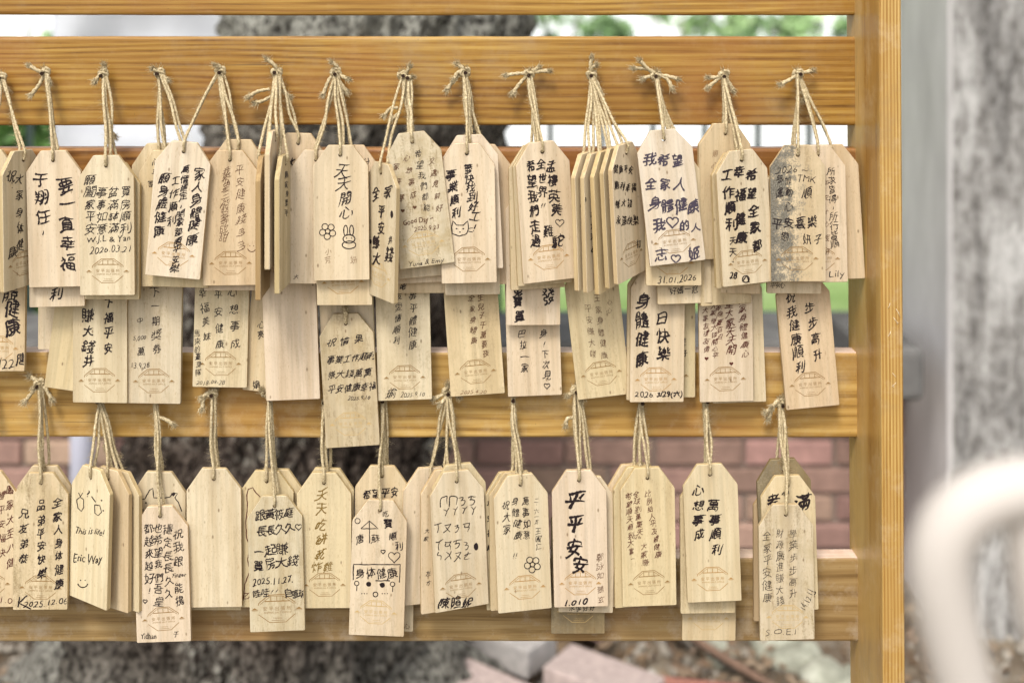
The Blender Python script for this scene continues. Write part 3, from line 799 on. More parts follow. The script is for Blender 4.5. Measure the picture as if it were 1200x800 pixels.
    def word(s, txt, x, y, w, h, rot=0, wt=1):
        g = glyph(txt, 1)
        if not g: return
        vs, fs, bb = g
        cx = (bb[0]+bb[1])/2; cy = (bb[2]+bb[3])/2; sw = w/(bb[1]-bb[0]); sh = h/(bb[3]-bb[2]); a = R(rot)
        f1 = rnd.uniform(0, 6); f2 = rnd.uniform(0, 6)
        def fn(u, v):
            v2 = v*(1+.16*math.sin(2.7*u+f2))+.07*math.sin(2.1*u+f1)+.02*math.sin(7*u+f1); u2 = u+.24*v+.03*math.sin(5*v+f1)+.02*math.sin(6*u+f1)
            X = u2*sw; Y = v2*sh
            return (x+X*math.cos(a)-Y*math.sin(a), y-(X*math.sin(a)+Y*math.cos(a)))
        s.put((txt, 1), cx, cy, fn, {0: .7, 1: .9, 2: 1.2, 3: 1.7}[wt]*s.pw*min(1.2, max(.7, h/8)), False)
    def line(s, pts, w, jit=.25):
        P2 = []
        for i in range(len(pts)-1):
            (x0, y0), (x1, y1) = pts[i], pts[i+1]; m = max(1, int(math.hypot(x1-x0, y1-y0)/3))
            for k in range(m): P2.append((x0+(x1-x0)*k/m+rnd.uniform(-jit, jit), y0+(y1-y0)*k/m+rnd.uniform(-jit, jit)))
        P2.append(pts[-1]); vs = []; fs = []
        for i, (x, y) in enumerate(P2):
            x0, y0 = P2[max(i-1, 0)]; x1, y1 = P2[min(i+1, len(P2)-1)]
            dx, dy = x1-x0, y1-y0; l = math.hypot(dx, dy) or 1; hw = w/2*rnd.uniform(.8, 1.15)
            vs += [(x-dy/l*hw, y+dx/l*hw), (x+dy/l*hw, y-dx/l*hw)]
            if i: fs.append((2*i-2, 2*i, 2*i+1, 2*i-1))
        s.add(vs, fs)
    def dot(s, x, y, r, ry=None):
        ry = ry or r; n = 9
        s.add([(x+r*math.cos(2*math.pi*k/n)*rnd.uniform(.85, 1.1), y+ry*math.sin(2*math.pi*k/n)*rnd.uniform(.85, 1.1)) for k in range(n)], [tuple(range(n))])
    def circ(s, x, y, r, w, ry=None, a0=0, a1=360):
        ry = ry or r; m = 16
        s.line([(x+r*math.cos(R(a0+(a1-a0)*k/m)), y+ry*math.sin(R(a0+(a1-a0)*k/m))) for k in range(m+1)], w, .1)
    def heart(s, x, y, sz, w=1.1, fill=False):
        pts = []
        for k in range(19):
            t = 2*math.pi*k/18
            pts.append((x+sz*16*math.sin(t)**3/32, y-sz*(13*math.cos(t)-5*math.cos(2*t)-2*math.cos(3*t)-math.cos(4*t))/32))
        if fill: s.add(pts[:-1], [tuple(range(18))])
        else: s.line(pts, w, .15)
    def flower(s, x, y, r, w=1.1):
        s.circ(x, y, r*.3, w)
        for k in range(5):
            a_ = 2*math.pi*k/5+.4
            s.circ(x+r*.68*math.cos(a_), y+r*.68*math.sin(a_), r*.4, w)
    def smile(s, x, y, r, w=1.0):
        s.dot(x-r*.45, y-r*.6, w*.6); s.dot(x+r*.45, y-r*.6, w*.6); s.circ(x, y-r*.2, r, w, None, 15, 165)
TAGS = []
def T(label, tx, ty, bx, by, d, yaw=0, nl=None, tint='c', we=0.0, st=None, ink='k', wt=1, m=(), knot=None, mould=0, sty=0):
    TAGS.append(dict(label=label, t=(tx, ty), b=(bx, by), d=d/1000, yaw=yaw, nail=nl, tint=tint, we=we, st=st, ink=ink, wt=wt, m=m, knot=knot, mould=mould, sty=sty))
V = lambda x, y, s, p, t, dx=0, **k: ('v', x, y, s, p, t, dx, k)
Hh = lambda x, y, s, p, t, dy=0, **k: ('h', x, y, s, p, t, dy, k)
Wd = lambda x, y, w_, h_, t, rot=0, **k: ('w', x, y, w_, h_, t, rot, k)
def D(fn, *a_, **k): return ('d', fn, a_, k)
N1, N2, N3, N4, N5, N6, N7 = (3, 90), (54, 84), (122, 86), (188, 85), (259, 83), (325, 84), (394, 84)
N8, N9, N10, N11, N12, N13, N14 = (472, 88), (545, 84), (620, 86), (693, 87), (768, 88), (848, 87), (934, 86)
L1, L2, L3, L4, L5, L6, L7 = (48, 447), (119, 466), (183, 464), (250, 459), (317, 462), (381, 466), (449, 464)
L8, L9, L10, L11, L12, L13 = (525, 456), (602, 464), (675, 455), (751, 468), (826, 466), (914, 470)
# ---- second row, hung from hidden nails on the third rail (farthest back first)
T('lowest plaque at the left edge, large black strokes and a date', 0, 272, -2, 434, 15, 0, None, 'o', .15, 'y', wt=2, m=[V(12, 343, 21, 20, '體健康', 1.5), Wd(5, 426, 24, 12, '1/22', 8), V(25, 422, 14, 10, '唐')])
T('pale plaque with a short column of tiny characters behind the slanted plaque', 77, 252, 77, 409, 9, 0, None, 'p', 0, None, wt=1, m=[V(68, 362, 7, 9, '氣球作', .3)])
T('slanted blank plaque leaning out to the lower left under the big-stroke plaque', 105, 300, 84, 457, 13, 0, None, 'y', .1)
T('plaque reading 賺大錢 and 福平安, lowest row left, directly above a hanging cord', 118, 311, 118, 471, 18, 0, None, 'c', .05, 'y', wt=2, m=[V(103, 369, 15, 18, '賺大錢井', .2), V(127, 355, 13, 17.5, '下福平安', .2)])
T('brown-streaked plaque reading 下一期獎券 with a faint price', 183, 311, 181, 472, 16, 0, None, 'w', .35, 's', wt=1, m=[V(181, 344, 12, 16, '下一期獎券', .7), V(164, 376, 8, 8, '中'), Wd(164, 396, 15, 6, '5,000', 3), V(165, 411, 11, 8, '萬'), Wd(165, 428, 21, 7, '13.9.28', 3)])
T('plaque reading 平安健康, small characters running down its left edge', 262, 292, 258, 453, 14, 0, None, 'c', .2, 's', wt=1, m=[V(238, 343, 11, 17, '幸福美妹', 1.5), V(256, 346, 11, 19, '平安健康', .5), V(273, 342, 12, 20, '心想事成', 1), V(231, 391, 8, 9, '馬來的臺灣隊', .4), Wd(247, 448, 33, 5, '2018-09-28', 2)])
T('slanted plaque, one bold character at its foot, left of the blank low plaque', 331, 300, 316, 459, 9, 0, None, 'y', .1, None, wt=1, m=[V(300, 451, 10, 10, '娟'), V(307, 380, 9, 12, '心亮', -.8)])
T('blank plaque hanging low beneath the edge-on bundle, pinkish grain', 338, 308, 344, 468, 17, 0, None, 'p', .05)
T('pinkish plaque hidden behind the weathered low plaque, only its upper corner showing', 404, 300, 410, 459, 9, 0, None, 'p', 0)
T('weathered plaque hung lowest of the second row, its hole and top corners showing', 405, 367, 414, 522, 19, 0, (402, 345), 'w', .75, 'f', wt=1, m=[V(389, 401, 10, 9, '祝'), V(404, 399, 10, 9, '愉'), V(421, 397, 11, 9, '果'), Hh(388, 422, 10, 9.6, '事業工作順利', -1), Hh(389, 439, 10, 10.5, '賺大錢萬萬', -.6), Hh(389, 456, 10, 9.6, '平安健康幸福', -.8), Wd(421, 466, 26, 4.5, '2025.9.10', 2)])
T('plaque reading 愛情順利 and 身體健康 in thin script dated 2025.9.10', 471, 308, 475, 468, 15, 0, None, 'c', .25, 's', wt=1, m=[V(468, 347, 10, 13, '友愛情順利', -.8), V(484, 347, 11, 14, '事平體健康', 0), V(459, 461, 11, 9, '瑜'), Wd(484, 462, 28, 5.5, '2025.9.10', 2)])
T('plaque with faint brown columns of small characters between two weathered stacks', 549, 303, 560, 462, 14, 0, None, 'y', .3, 's', ink='b', wt=1, m=[V(553, 349, 8, 12.5, '全家身體康', .7), V(563, 348, 8.5, 11, '生兒子千萬要夜', 1), Wd(555, 459, 30, 4.5, '2025.4.20', 1, ink='f')])
T('lowest plaque of the bold black stack, reading 巴拉一家 with a small heart', 622, 303, 627, 463, 13, 0, None, 'p', 0, None, wt=1, m=[V(612, 391, 10, 13.5, '巴拉一家', 1.2), V(637, 391, 10, 12.2, '身!下次見', 1), D('heart', 641, 452, 7)])
T('faintly written plaque hanging askew below the fan of edge-on plaques', 690, 306, 708, 464, 14, 0, None, 'y', .2, 's', ink='b', wt=0, m=[V(689, 362, 9, 13, '平安賺大錢', 1.5), V(700, 349, 9, 13.5, '王家身體健康', 1.6), V(714, 354, 7, 10, '心心')])
T('narrow visible plaque right of the dated 2026 3/29 plaque, second row', 783, 302, 783, 465, 8, 0, None, 'y', .1, 's', m=[V(801, 402, 9, 12, '美好')])
T('plaque behind the one dated 2026 3/29, its left edge just showing', 767, 309, 765, 468, 14, 8, None, 'y', .1)
T('plaque with large 身體健康 and 日快樂 dated 2026 3/29', 771, 311, 769, 470, 20, 5, None, 'p', 0, 'y', wt=2, m=[V(753, 353, 18, 22, '身體健康', -.2), V(776, 374, 16, 20.5, '日快樂', 1), Hh(776, 355, 14, 10, '一'), Wd(755, 462, 21, 6.5, '2026', 2), Wd(785, 462, 30, 9, '3/29(六)', 3)])
T('plaque at the back right of the crowded small-script plaque, its right side showing', 860, 312, 866, 471, 9, 0, None, 'c', .05)
T('plaque crowded with five columns of small brown characters and tiny hearts', 849, 309, 851, 470, 16, 6, None, 'p', .05, 'y', ink='r', wt=1, m=[V(827, 354, 7.5, 9.2, '至大家友禮友情', .2), D('heart', 828, 420, 5, fill=True), V(836, 350, 7, 8.4, '望大家賺大錢開心平', .3), V(843, 350, 7, 9, '至家身臺百白', .2), V(854, 345, 11, 10.8, '希望大家天天開', .6), V(870, 352, 9, 10.3, '大家身體健康心', .6), D('heart', 857, 426, 5, fill=True)])
T('tilted plaque reading 祝我健康順利 and 步步高升 alone beside the post', 938, 318, 952, 477, 14, 0, None, 'o', .05, 's', wt=2, m=[V(926, 348, 14, 16.5, '祝我健康順利', 2.3), V(949, 361, 14, 18, '步步高升', 3.2)])
# ---- first row
T('plaque with red-brown script cut by the left edge of the photo, upper row', -12, 175, -14, 338, 30, 0, N1, 'y', .1, 's', ink='g', wt=0, m=[V(1, 235, 7, 9, '大家平安健康')])
T('plaque turned edgewise at the far left reading 祝大家身体健康', 25, 176, 27, 336, 40, 42, N1, 'c', .05, 's', wt=1, m=[V(14, 205, 14, 10, '祝:'), V(23, 210, 13, 19, '大家身体健', .2), V(15, 296, 15, 10, '康')], knot=[(-6, -5), (6, 14)])
T('lowest plaque of the second upper stack, showing only its foot with 利', 66, 198, 68, 359, 30, 0, N2, 'p', 0, None, wt=2, m=[V(66, 345, 15, 14, '利')])
T('plaque with very large black strokes 要一直幸福, near the left of the upper row', 63, 176, 67, 336, 37, 0, N2, 'p', 0, None, wt=3, m=[V(47, 210, 17, 22.5, '于翔任', 1.3), Wd(51, 273, 4, 7, ','), V(76, 218, 17, 22.5, '要一直幸福', .9)], knot=[(-16, -6), (-14, 26), (6, 10)])
T('plaque just visible behind the one dated 2026.03.21', 133, 190, 132, 350, 36, 0, N3, 'y', .1)
T('neatly written plaque with four columns, dated 2026.03.21', 125, 182, 127, 345, 43, 0, N3, 'c', .02, 'y', wt=1, m=[V(106, 211, 13, 14.3, '願闔家平安', 0), V(119, 225, 12, 14.3, '事事如意', .3), V(133, 225, 12, 14.3, '盆滿缽滿', 0), V(147, 225, 12, 14.3, '買房順利', .2), Wd(127, 281, 52, 9, 'W.J.L & Yan', 2), Wd(129, 292, 47, 8, '2026.03.21', 3)], knot=[(-7, 8), (14, 72), (2, -8)])
T('rearmost plaque of the stack left of the tilted plaque, upper row', 187, 168, 189, 336, 24, 0, N4, 'y', .15)
T('plaque with a tiny heart at its foot, just left of the tilted pale one', 195, 176, 199, 334, 30, 0, N4, 'y', .1, None, wt=2, m=[V(182, 190, 8, 12, '心平'), D('heart', 183, 329, 5, fill=True), V(178, 215, 8, 12, '家')], knot=[(-6, -4), (9, 8)])
T('blank-footed plaque peeping out below the tilted pale plaque', 216, 176, 212, 336, 35, 0, N4, 'y', .05)
T('pale tilted plaque with four bold slanting columns ending over the burnt stamp', 217, 166, 203, 324, 45, 0, N5, 'l', 0, 'y', wt=2, m=[V(193, 209, 13, 15.4, '願身體健康', -1.8), V(206, 211, 11, 15.8, '工作順利', -1.7), V(218, 199, 10, 10.4, '萬情穩定，閤家都順平安樂', -1.2), V(234, 204, 14, 15, '家人身體健康', -1.6)])
T('plaque behind the thin brown-script one, bold scribble at its right shoulder', 280, 163, 277, 331, 31, 0, N5, 'o', .05, None, wt=3, m=[V(295, 195, 9, 8, '心念', 2)])
T('plaque peeping below the thin brown-script plaque', 270, 181, 271, 340, 30.5, 0, N5, 'p', 0)
T('plaque with two columns in thin brown script and a smile', 270, 176, 271, 334, 38, 0, N5, 'o', .03, 'y', ink='b', wt=0, m=[V(266, 200, 11, 9.7, '我希望三能騎等成甜', -.5), V(281, 199, 12, 14.7, '平安健康錢多多', .5), D('smile', 295, 291, 5)], knot=[(-3, -6)])
T('broad-side plaque behind the edge-on bundle, hole at its top', 350, 156, 350, 318, 23, 0, N6, 'o', .05, None, wt=2, m=[V(341, 190, 12, 17, '大吉')])
T('first of three edge-on plaques, brownish with its dark side to the viewer', 308, 182, 308, 344, 52, 80, N6, 'd', .3)
T('middle edge-on plaque of three, palest and hung highest', 320, 153, 320, 309, 53, 78, N6, 'l', .2, knot=[(-30, 28), (-24, 36), (14, 28), (-10, -14)])
T('third edge-on plaque, speckled writing on its narrow face', 332, 181, 332, 337, 52, 77, N6, 'w', .5, None, wt=1, m=[V(336, 205, 8, 11, '順家身樂平')])
T('blank plaque half behind the 天天開心 plaque, at its left', 371, 176, 369, 332, 31, 0, N7, 'p', .03, None, m=[V(347, 324, 6, 8, '大')])
T('plaque behind 天天開心 with a dark scribble on its right shoulder', 412, 170, 412, 330, 25, 0, N7, 'o', .1, None, wt=1, m=[V(429, 190, 10, 12, '分多')])
T('plaque whose stamped foot shows beneath the 天天開心 plaque', 402, 197, 404, 357, 31, 0, N7, 'y', .1, 'y')
T('plaque reading 天天開心 with a flower and rabbit doodle', 399, 170, 401, 328, 38, 0, N7, 'p', 0, None, wt=1, m=[V(401, 200, 17, 16.5, '天天開心', 1.6), D('flower', 384, 271, 9), D('circ', 405, 270, 2.3, 1.2, 6), D('circ', 412, 270, 2.3, 1.2, 6), D('circ', 409, 280, 7, 1.3, 5), D('circ', 409, 287, 8, 1.3, 4.5), D('dot', 406, 279, .8), D('dot', 412, 279, .8), V(384, 295, 8, 9, '小芳', .6, ink='f', wt=0), V(415, 305, 8, 9, '妍', ink='f', wt=0)], knot=[(-14, 26), (14, 8), (-3, -10), (12, 22)])
T('lowest brown plaque with a black smudge beneath the weathered greyish plaque', 492, 187, 492, 343, 21, 0, N8, 'o', .1, None, wt=3, m=[V(473, 336, 8, 7, '吧')])
T('plain plaque foot showing beneath the weathered greyish plaque, slightly tilted', 488, 176, 494, 331, 26, 0, N8, 'p', .05)
T('second plain plaque foot under the weathered greyish plaque, steeper tilt', 480, 166, 494, 324, 31, 0, (480, 90), 'p', .05)
T('weathered grey-stained tilted plaque with small hearts and two signed names', 482, 155, 501, 311, 43, 0, (480, 90), 'w', 1.0, 'f', ink='b', wt=1, m=[V(490, 181, 9, 12.4, '希望我們都能', 2.1, ink='k'), V(477, 185, 8, 14.5, '心想事成', 2.5), V(506, 189, 8, 13.6, '又遇見前好', 2.2), V(465, 195, 8, 18, '家平意', 3), D('heart', 486, 243, 5, fill=True), D('heart', 472, 247, 5, fill=True), Wd(490, 259, 36, 8, 'Good Day ~', 9), Wd(500, 267, 29, 5.5, '2025.9.23', 6), Wd(499, 308, 42, 7, 'Yuna & Emy', 8, ink='k')])
T('small-looking turned plaque reading 全家平安賺大錢 with its right side showing', 449, 191, 446, 350, 46, -57, N8, 'w', .3, 'f', wt=2, m=[V(441, 226, 15, 21, '全'), V(455, 225, 15, 21, '家'), V(447, 249, 15, 17, '平安'), V(441, 283, 17, 19, '賺大', .6), V(456, 299, 18, 19, '錢'), V(457, 281, 9, 19, '井'), D('dot', 459, 251, 1.8, 5), D('dot', 434, 283, 2, 3)], knot=[(-20, 46), (-10, 50), (8, -9), (10, 2)])
T('rear right plaque of the cat-doodle stack, its right shoulder showing', 566, 169, 570, 333, 22, 0, N9, 'o', .05)
T('lowest pale plaque foot of the cat-doodle stack', 552, 186, 554, 345, 27, 0, N9, 'p', .05)
T('plaque directly behind the cat-doodle one with a tiny mark near its right foot', 550, 158, 558, 315, 33, 0, N9, 'l', 0, None, m=[V(583, 293, 4, 5, '丶')])
T('plaque reading 事業順利 with a cat face doodle', 547, 168, 550, 331, 39, 0, N9, 'p', .03, 'y', ink='k', wt=2, m=[V(529, 204, 12, 15, '事業順利', 1.8), V(549, 198, 11.5, 11, '盡快找到好工', 1.5), Wd(557, 266, 2, 8, '!'), D('line', [(529, 266), (531, 259), (535, 264), (543, 264), (548, 259), (549, 268), (547, 274), (538, 277), (530, 274), (529, 266)], 1.2), D('dot', 535, 268, 1.2, .8), D('dot', 543, 268, 1.2, .8), D('dot', 539, 272, 1), D('line', [(549, 268), (554, 267)], .9), D('line', [(549, 271), (554, 272)], .9)], knot=[(-20, 20), (-8, -8), (-12, 8)])
T('plaque with bold strokes 寶 and 發 at its foot under the heart plaque', 624, 220, 625, 380, 23, 0, N10, 'p', .03, None, wt=3, m=[V(600, 268, 6, 14, '家平安福'), V(607, 342, 13, 12, '兔寶'), V(609, 370, 13, 12, '買'), V(643, 346, 17, 12, '發')])
T('plaque behind the heart-marked 希望我們 plaque, stained edge at its left', 627, 170, 630, 338, 30, 12, N10, 'y', .3)
T('middle plaque of the heart-marked stack, showing a thin strip of its foot', 631, 168, 638, 333, 36, 13, N10, 'y', .1)
T('plaque reading 希望我們 in bold columns with an outlined heart', 634, 166, 644, 329, 43, 15, N10, 'p', 0, 'y', wt=2, m=[V(622, 195, 14, 17.6, '希望我們走過', 1.2), V(634, 193, 13, 15.5, '全世界', 1.3), V(646, 195, 14, 17, '孟樓英美', 2), D('heart', 656, 261, 10), V(643, 270, 14, 12, '難'), V(654, 283, 15, 12, '駝'), Wd(637, 240, 4, 6, '!!')], knot=[(-26, 2), (22, -3), (-18, 22), (10, -6)])
T('leftmost of the fan of edge-on plaques', 687, 178, 692, 335, 44, 60, N11, 'p', .1)
T('second plaque from the left in the fan of edge-on plaques, black marks on its face', 698, 178, 702, 337, 44, 60, N11, 'p', .1, None, wt=3, m=[V(686, 205, 6, 30, '丶平丶'), V(694, 250, 8, 14, '家大天心')])
T('third plaque from the left in the fan of edge-on plaques', 709, 176, 716, 339, 44, 60, N11, 'y', .15)
T('fourth plaque in the fan, right behind the front one', 720, 172, 728, 332, 46, 60, N11, 'y', .1, None, wt=3, m=[V(742, 325, 8, 7, '山')])
T('front plaque of the edge-on fan with four short rows of writing', 731, 168, 739, 327, 50, 58, N11, 'p', .02, 'y', wt=1, m=[Hh(722, 198, 10, 5.8, '健康平安', .4), Hh(723, 218, 10, 6.6, '順利幸福', .6), Hh(724, 238, 10, 7, '賺大錢', .2), Hh(725, 258, 11, 6.7, '永遠快樂', .2), V(749, 285, 10, 9, '打')], knot=[(0, -18), (10, 20), (4, -10)])
T('rear plaque below the dated 31.01.2026 plaque with small writing at its foot', 798, 193, 802, 355, 29, 0, N12, 'p', .03, None, wt=1, m=[Hh(789, 340, 9, 8.5, '好媽一冠', -.5)])
T('plaque dated 31.01.2026 under the violet-ink plaque', 787, 174, 789, 334, 37, 0, N12, 'y', .05, 'y', wt=1, m=[Wd(794, 327, 45, 8, '31.01.2026', 5)])
T('highest plaque of the upper row, large violet-grey marker writing and two hearts', 776, 152, 794, 308, 46, 0, N12, 'l', 0, 's', ink='v', wt=3, m=[Hh(762, 186, 15, 16, '我希望', .6), Hh(763, 214, 15, 17, '全家人', 1), Hh(767, 240, 16, 15.5, '身體健康', .4), V(773, 264, 16, 9, '我'), D('heart', 788, 260, 14, 1.8), V(803, 263, 14, 9, '的'), V(815, 266, 12, 9, '人'), V(775, 299, 15, 9, '志'), D('heart', 792, 303, 11, 1.8), V(813, 297, 16, 9, '姬')], knot=[(-24, -8), (-14, 4), (24, 4), (18, 14), (-18, -16)])
T('lowest plaque foot under the plaque with the black bottom signature', 860, 184, 858, 343, 25, 0, N13, 'o', .05)
T('reddish plaque behind, its hole and faint writing above the bold 希望全家 plaque', 849, 145, 846, 303, 31, 20, N13, 'o', .05, None, ink='f', wt=0, m=[V(838, 180, 9, 14, '順心')])
T('plaque edge at the left of the bold 希望全家 stack', 850, 205, 850, 335, 24, 22, N13, 'y', .15)
T('plaque second from front in the bold 希望全家 stack', 862, 178, 868, 335, 38, 24, N13, 'y', .15)
T('plaque with three bold columns 希望全家 and a looped black signature at its foot', 867, 176, 876, 333, 45, 24, N13, 'c', .02, 'y', wt=3, m=[V(852, 206, 14, 19, '工作順利', 1.9), V(859, 282, 9, 13, '天天丶', .2, wt=2), Wd(860, 322, 8, 9, '28', 0, wt=2), V(866, 201, 14, 27, '幸福', 1.5), V(868, 256, 15, 22, '健康', 1.4), V(880, 205, 14, 20.6, '希望全家都', 1.8), D('circ', 874, 327, 4, 1.4), D('line', [(870, 330), (875, 323), (878, 331)], 1.4)], knot=[(-18, 4), (-18, 14), (10, 18)])
T('rightmost plaque of the upper row, nearly against the post', 972, 170, 981, 327, 24, 0, N14, 'o', .03)
T('plaque right of the mouldy one with a flowing signature at its foot', 957, 170, 961, 330, 32, 0, N14, 'p', .1, 's', wt=1, m=[V(974, 201, 10, 10.6, '所求皆得，所行皆順', .6), Wd(981, 322, 19, 9, 'Lily', 8), V(968, 215, 7, 16, '平安十心長好', .3, ink='b')])
T('plaque foot with tiny writing beneath the mouldy plaque', 931, 185, 930, 343, 27, 0, N14, 'p', .05, None, wt=1, m=[Hh(906, 334, 7, 5.5, '平安心', -.2)])
T('mould-blackened plaque headed 2026 with TMK, front of the last upper stack', 934, 170, 935, 329, 40, 0, N14, 'y', .45, 's', wt=1, mould=1, m=[Wd(928, 199, 37, 8, '2026 ~', 2), V(914, 210, 10, 9, '參'), V(924, 211, 9, 9, '加'), Wd(945, 210, 22, 8, 'TMK', -2), V(914, 226, 12, 9, '運'), V(925, 225, 11, 9, '動'), V(946, 227, 14, 9, '順'), V(925, 242, 12, 9, '心'), Hh(911, 262, 13, 13.5, '平安喜樂', -.4, wt=2), V(920, 277, 12, 9, '戀'), Hh(946, 280, 12, 13, '妍子', .3)], knot=[(-20, 12), (16, -3), (6, 30)])
# ---- third row
T('plaque with red-brown writing cut by the left edge, lower row', -13, 551, -11, 710, 22, 0, (-10, 450), 'o', .1, 's', ink='r', wt=1, m=[V(12, 574, 11, 17, '圖家大至八健', .2), V(2, 580, 10, 17, '體平安福快', 0), Wd(8, 703, 14, 8, '1.0')])
T('plain plaque behind the stained 全家人身体健康 plaque', 53, 545, 50, 704, 12, 0, L1, 'y', .1)
T('stained plaque reading 全家人身体健康 with a long signature and 2025 date at its foot', 49, 553, 48, 713, 22, 0, L1, 'y', .8, 's', wt=2, m=[V(28, 601, 12, 17.5, '兄友弟恭', 0), V(48, 593, 12, 15.5, '品弟平安快樂', .2), V(67, 589, 12, 15.7, '全家人身体健康', .5), Wd(54, 706, 52, 7, '2025.12.06', 6), D('line', [(23, 699), (21, 711)], 1.6), D('line', [(32, 697), (22, 706), (36, 713)], 1.6)], knot=[(-10, -7), (-15, 20), (14, 18), (-4, 4)])
T('rear plaque of the turned trio, its face mostly hidden, faint marks', 141, 550, 141, 709, 20, -42, L2, 'y', .1, None, m=[V(149, 585, 6, 14, '三一丶')])
T('middle plaque of the turned trio behind the This is life plaque', 129, 548, 128, 710, 24, -42, L2, 'o', .05, None, m=[V(126, 645, 7, 10, '大')])
T('turned plaque with molecule doodles reading This is life! and a smile', 109, 547, 105, 706, 31, -46, L2, 'c', .02, None, wt=2, m=[D('line', [(90, 585), (91, 595), (95, 599), (98, 594), (98, 585), (94, 582), (90, 585)], 1.1), D('line', [(94, 582), (92, 577)], 1), D('line', [(94, 582), (97, 577)], 1), Wd(104, 578, 4, 9, '?'), D('line', [(107, 581), (112, 588)], 1.2), D('line', [(111, 591), (111, 601), (115, 604), (119, 600), (117, 592), (111, 591)], 1.1), D('dot', 119, 586, 1), D('dot', 121, 598, 1), Wd(105, 622, 34, 8, 'This is life!', -4, wt=1), Wd(103, 656, 33, 14, 'Eric Way', -2, wt=1), D('smile', 97, 683, 6, 1.3)], knot=[(14, 62), (18, 66)])
T('plaque with a shark drawing behind the long-script plaque', 187, 552, 185, 713, 16, 0, L3, 'c', .02, None, wt=1, m=[D('line', [(161, 587), (170, 584), (175, 574), (179, 572), (180, 583), (193, 583), (199, 582), (203, 577), (208, 578), (205, 583), (209, 588), (213, 599)], 1.2), D('line', [(161, 587), (165, 591), (161, 595), (168, 597), (164, 602)], 1.6), D('dot', 171, 589, 1.2), D('heart', 203, 579, 5, fill=True), V(159, 614, 5, 9, '丶大')])
T('long-script plaque with five thin columns hung lower than its neighbours', 188, 592, 193, 750, 27, 0, L3, 'p', .15, 's', wt=1, m=[V(209, 625, 12, 16, '祝我跟', .3), Wd(210, 674, 16, 6, 'Finger', 3), V(210, 688, 12, 15, '能揚', 1), V(196, 621, 12, 14.8, '穩定長長久久', .4), V(185, 618, 11, 14.4, '也希望我們吾皇', .2), V(174, 619, 12, 14.7, '都越來越好', .3), Wd(175, 692, 2, 9, '!'), V(163, 622, 7, 12, '七.廿'), D('heart', 170, 704, 5), Wd(174, 745, 18, 7, 'Yidhan', 5), V(206, 742, 7, 9, '于')], knot=[(21, 30)])
T('plaque foot peeping under the blank front plaque of the lower row', 253, 552, 252, 713, 14, 0, L4, 'y', .1)
T('blank plaque with no writing in the lower row', 251, 548, 252, 710, 22, 0, L4, 'c', .08, knot=[(-11, 4), (-11, 16), (3, -4)])
T('right rear plaque behind the 2025.11.27 plaque, lower row', 324, 549, 322, 704, 10, 0, L5, 'y', .05)
T('plaque with a brown animal outline behind the 2025.11.27 plaque', 313, 551, 312, 710, 16, 0, L5, 'y', .05, None, ink='r', wt=1, m=[D('line', [(289, 580), (291, 573), (296, 571), (300, 577), (305, 582)], 1.2), D('line', [(289, 580), (290, 592), (288, 612), (289, 630), (293, 640), (290, 655), (293, 668), (287, 684), (285, 703)], 1.2), V(289, 697, 9, 12, '乙')])
T('weathered plaque dated 2025.11.27 with a large burnt stamp, hung low', 322, 580, 326, 738, 27, 0, L5, 'w', .5, 'D', wt=2, m=[Hh(305, 604, 12, 11.2, '跟黃筱庭', -1.3), Hh(307, 622, 12, 10.8, '長長久久', -1.6), D('heart', 350, 617, 8, 1.2), Hh(303, 647, 13, 14, '一起賺', -2.5), Hh(303, 662, 13, 13.5, '買房大錢', -2), Wd(320, 680, 47, 8, '2025.11.27.', 4), Hh(301, 695, 10, 10, '哇哇', -1.5), Wd(322, 692, 6, 5, '!!'), Hh(338, 694, 10, 8.5, '自宣瑜', .3)], knot=[(-8, -6)])
T('plain plaque behind the gold-ink 天天吃餅乾 plaque', 384, 548, 382, 708, 13, 0, L6, 'y', .1)
T('plaque reading 天天吃餅乾 in olive gold ink', 380, 553, 381, 711, 22, 0, L6, 'y', .15, 's', ink='g', wt=1, m=[V(377, 580, 14, 17.3, '天天吃餅乾', -.3), Hh(372, 663, 12, 12.5, '炸雞', 0)])
T('low plaque at the rear right of the umbrella-doodle plaque', 455, 578, 453, 738, 9, 0, L7, 'c', .05, None, ink='b', m=[V(477, 734, 7, 9, '心')])
T('darker plaque with one row of bold characters behind the umbrella-doodle plaque', 448, 545, 448, 705, 15, 0, L7, 'y', .15, None, wt=2, m=[Hh(430, 579, 11, 10.8, '希望平安', -.8)])
T('plaque with umbrella, hearts and a boxed 身体健康 drawn on it', 446, 585, 441, 743, 27, 0, L7, 'p', .2, 'f', wt=1, m=[D('circ', 419, 610, 3, 1), D('line', [(423, 619), (433, 610), (443, 619), (423, 619)], 1.1), D('line', [(433, 610), (433, 636)], 1.1), V(422, 632, 10, 9, '唐'), V(440, 631, 10, 9, '蘇'), V(452, 601, 7, 9, '吃'), V(455, 613, 11, 9, '寶', wt=2), V(461, 627, 10, 9, '順'), V(467, 640, 10, 9, '利'), D('heart', 449, 646, 5), D('heart', 462, 652, 14), D('line', [(414, 661), (469, 661), (468, 682)], 1.2), D('line', [(414, 661), (414, 679)], 1.2), Hh(422, 671, 12, 12.5, '身体健康', .2), D('line', [(440, 680), (457, 680)], 1.3), D('circ', 418, 683, 2.6, 1), D('circ', 460, 684, 2.6, 1), D('line', [(418, 686), (418, 692)], 1), D('line', [(460, 687), (460, 693)], 1), D('dot', 432, 684, 3.2), D('dot', 448, 685, 3.2), D('circ', 440, 696, 2.8, 1.2), D('dot', 424, 695, .7), D('dot', 427, 695, .7), D('dot', 430, 695, .7), D('dot', 448, 695, .7), D('dot', 451, 695, .7), D('dot', 454, 695, .7)])
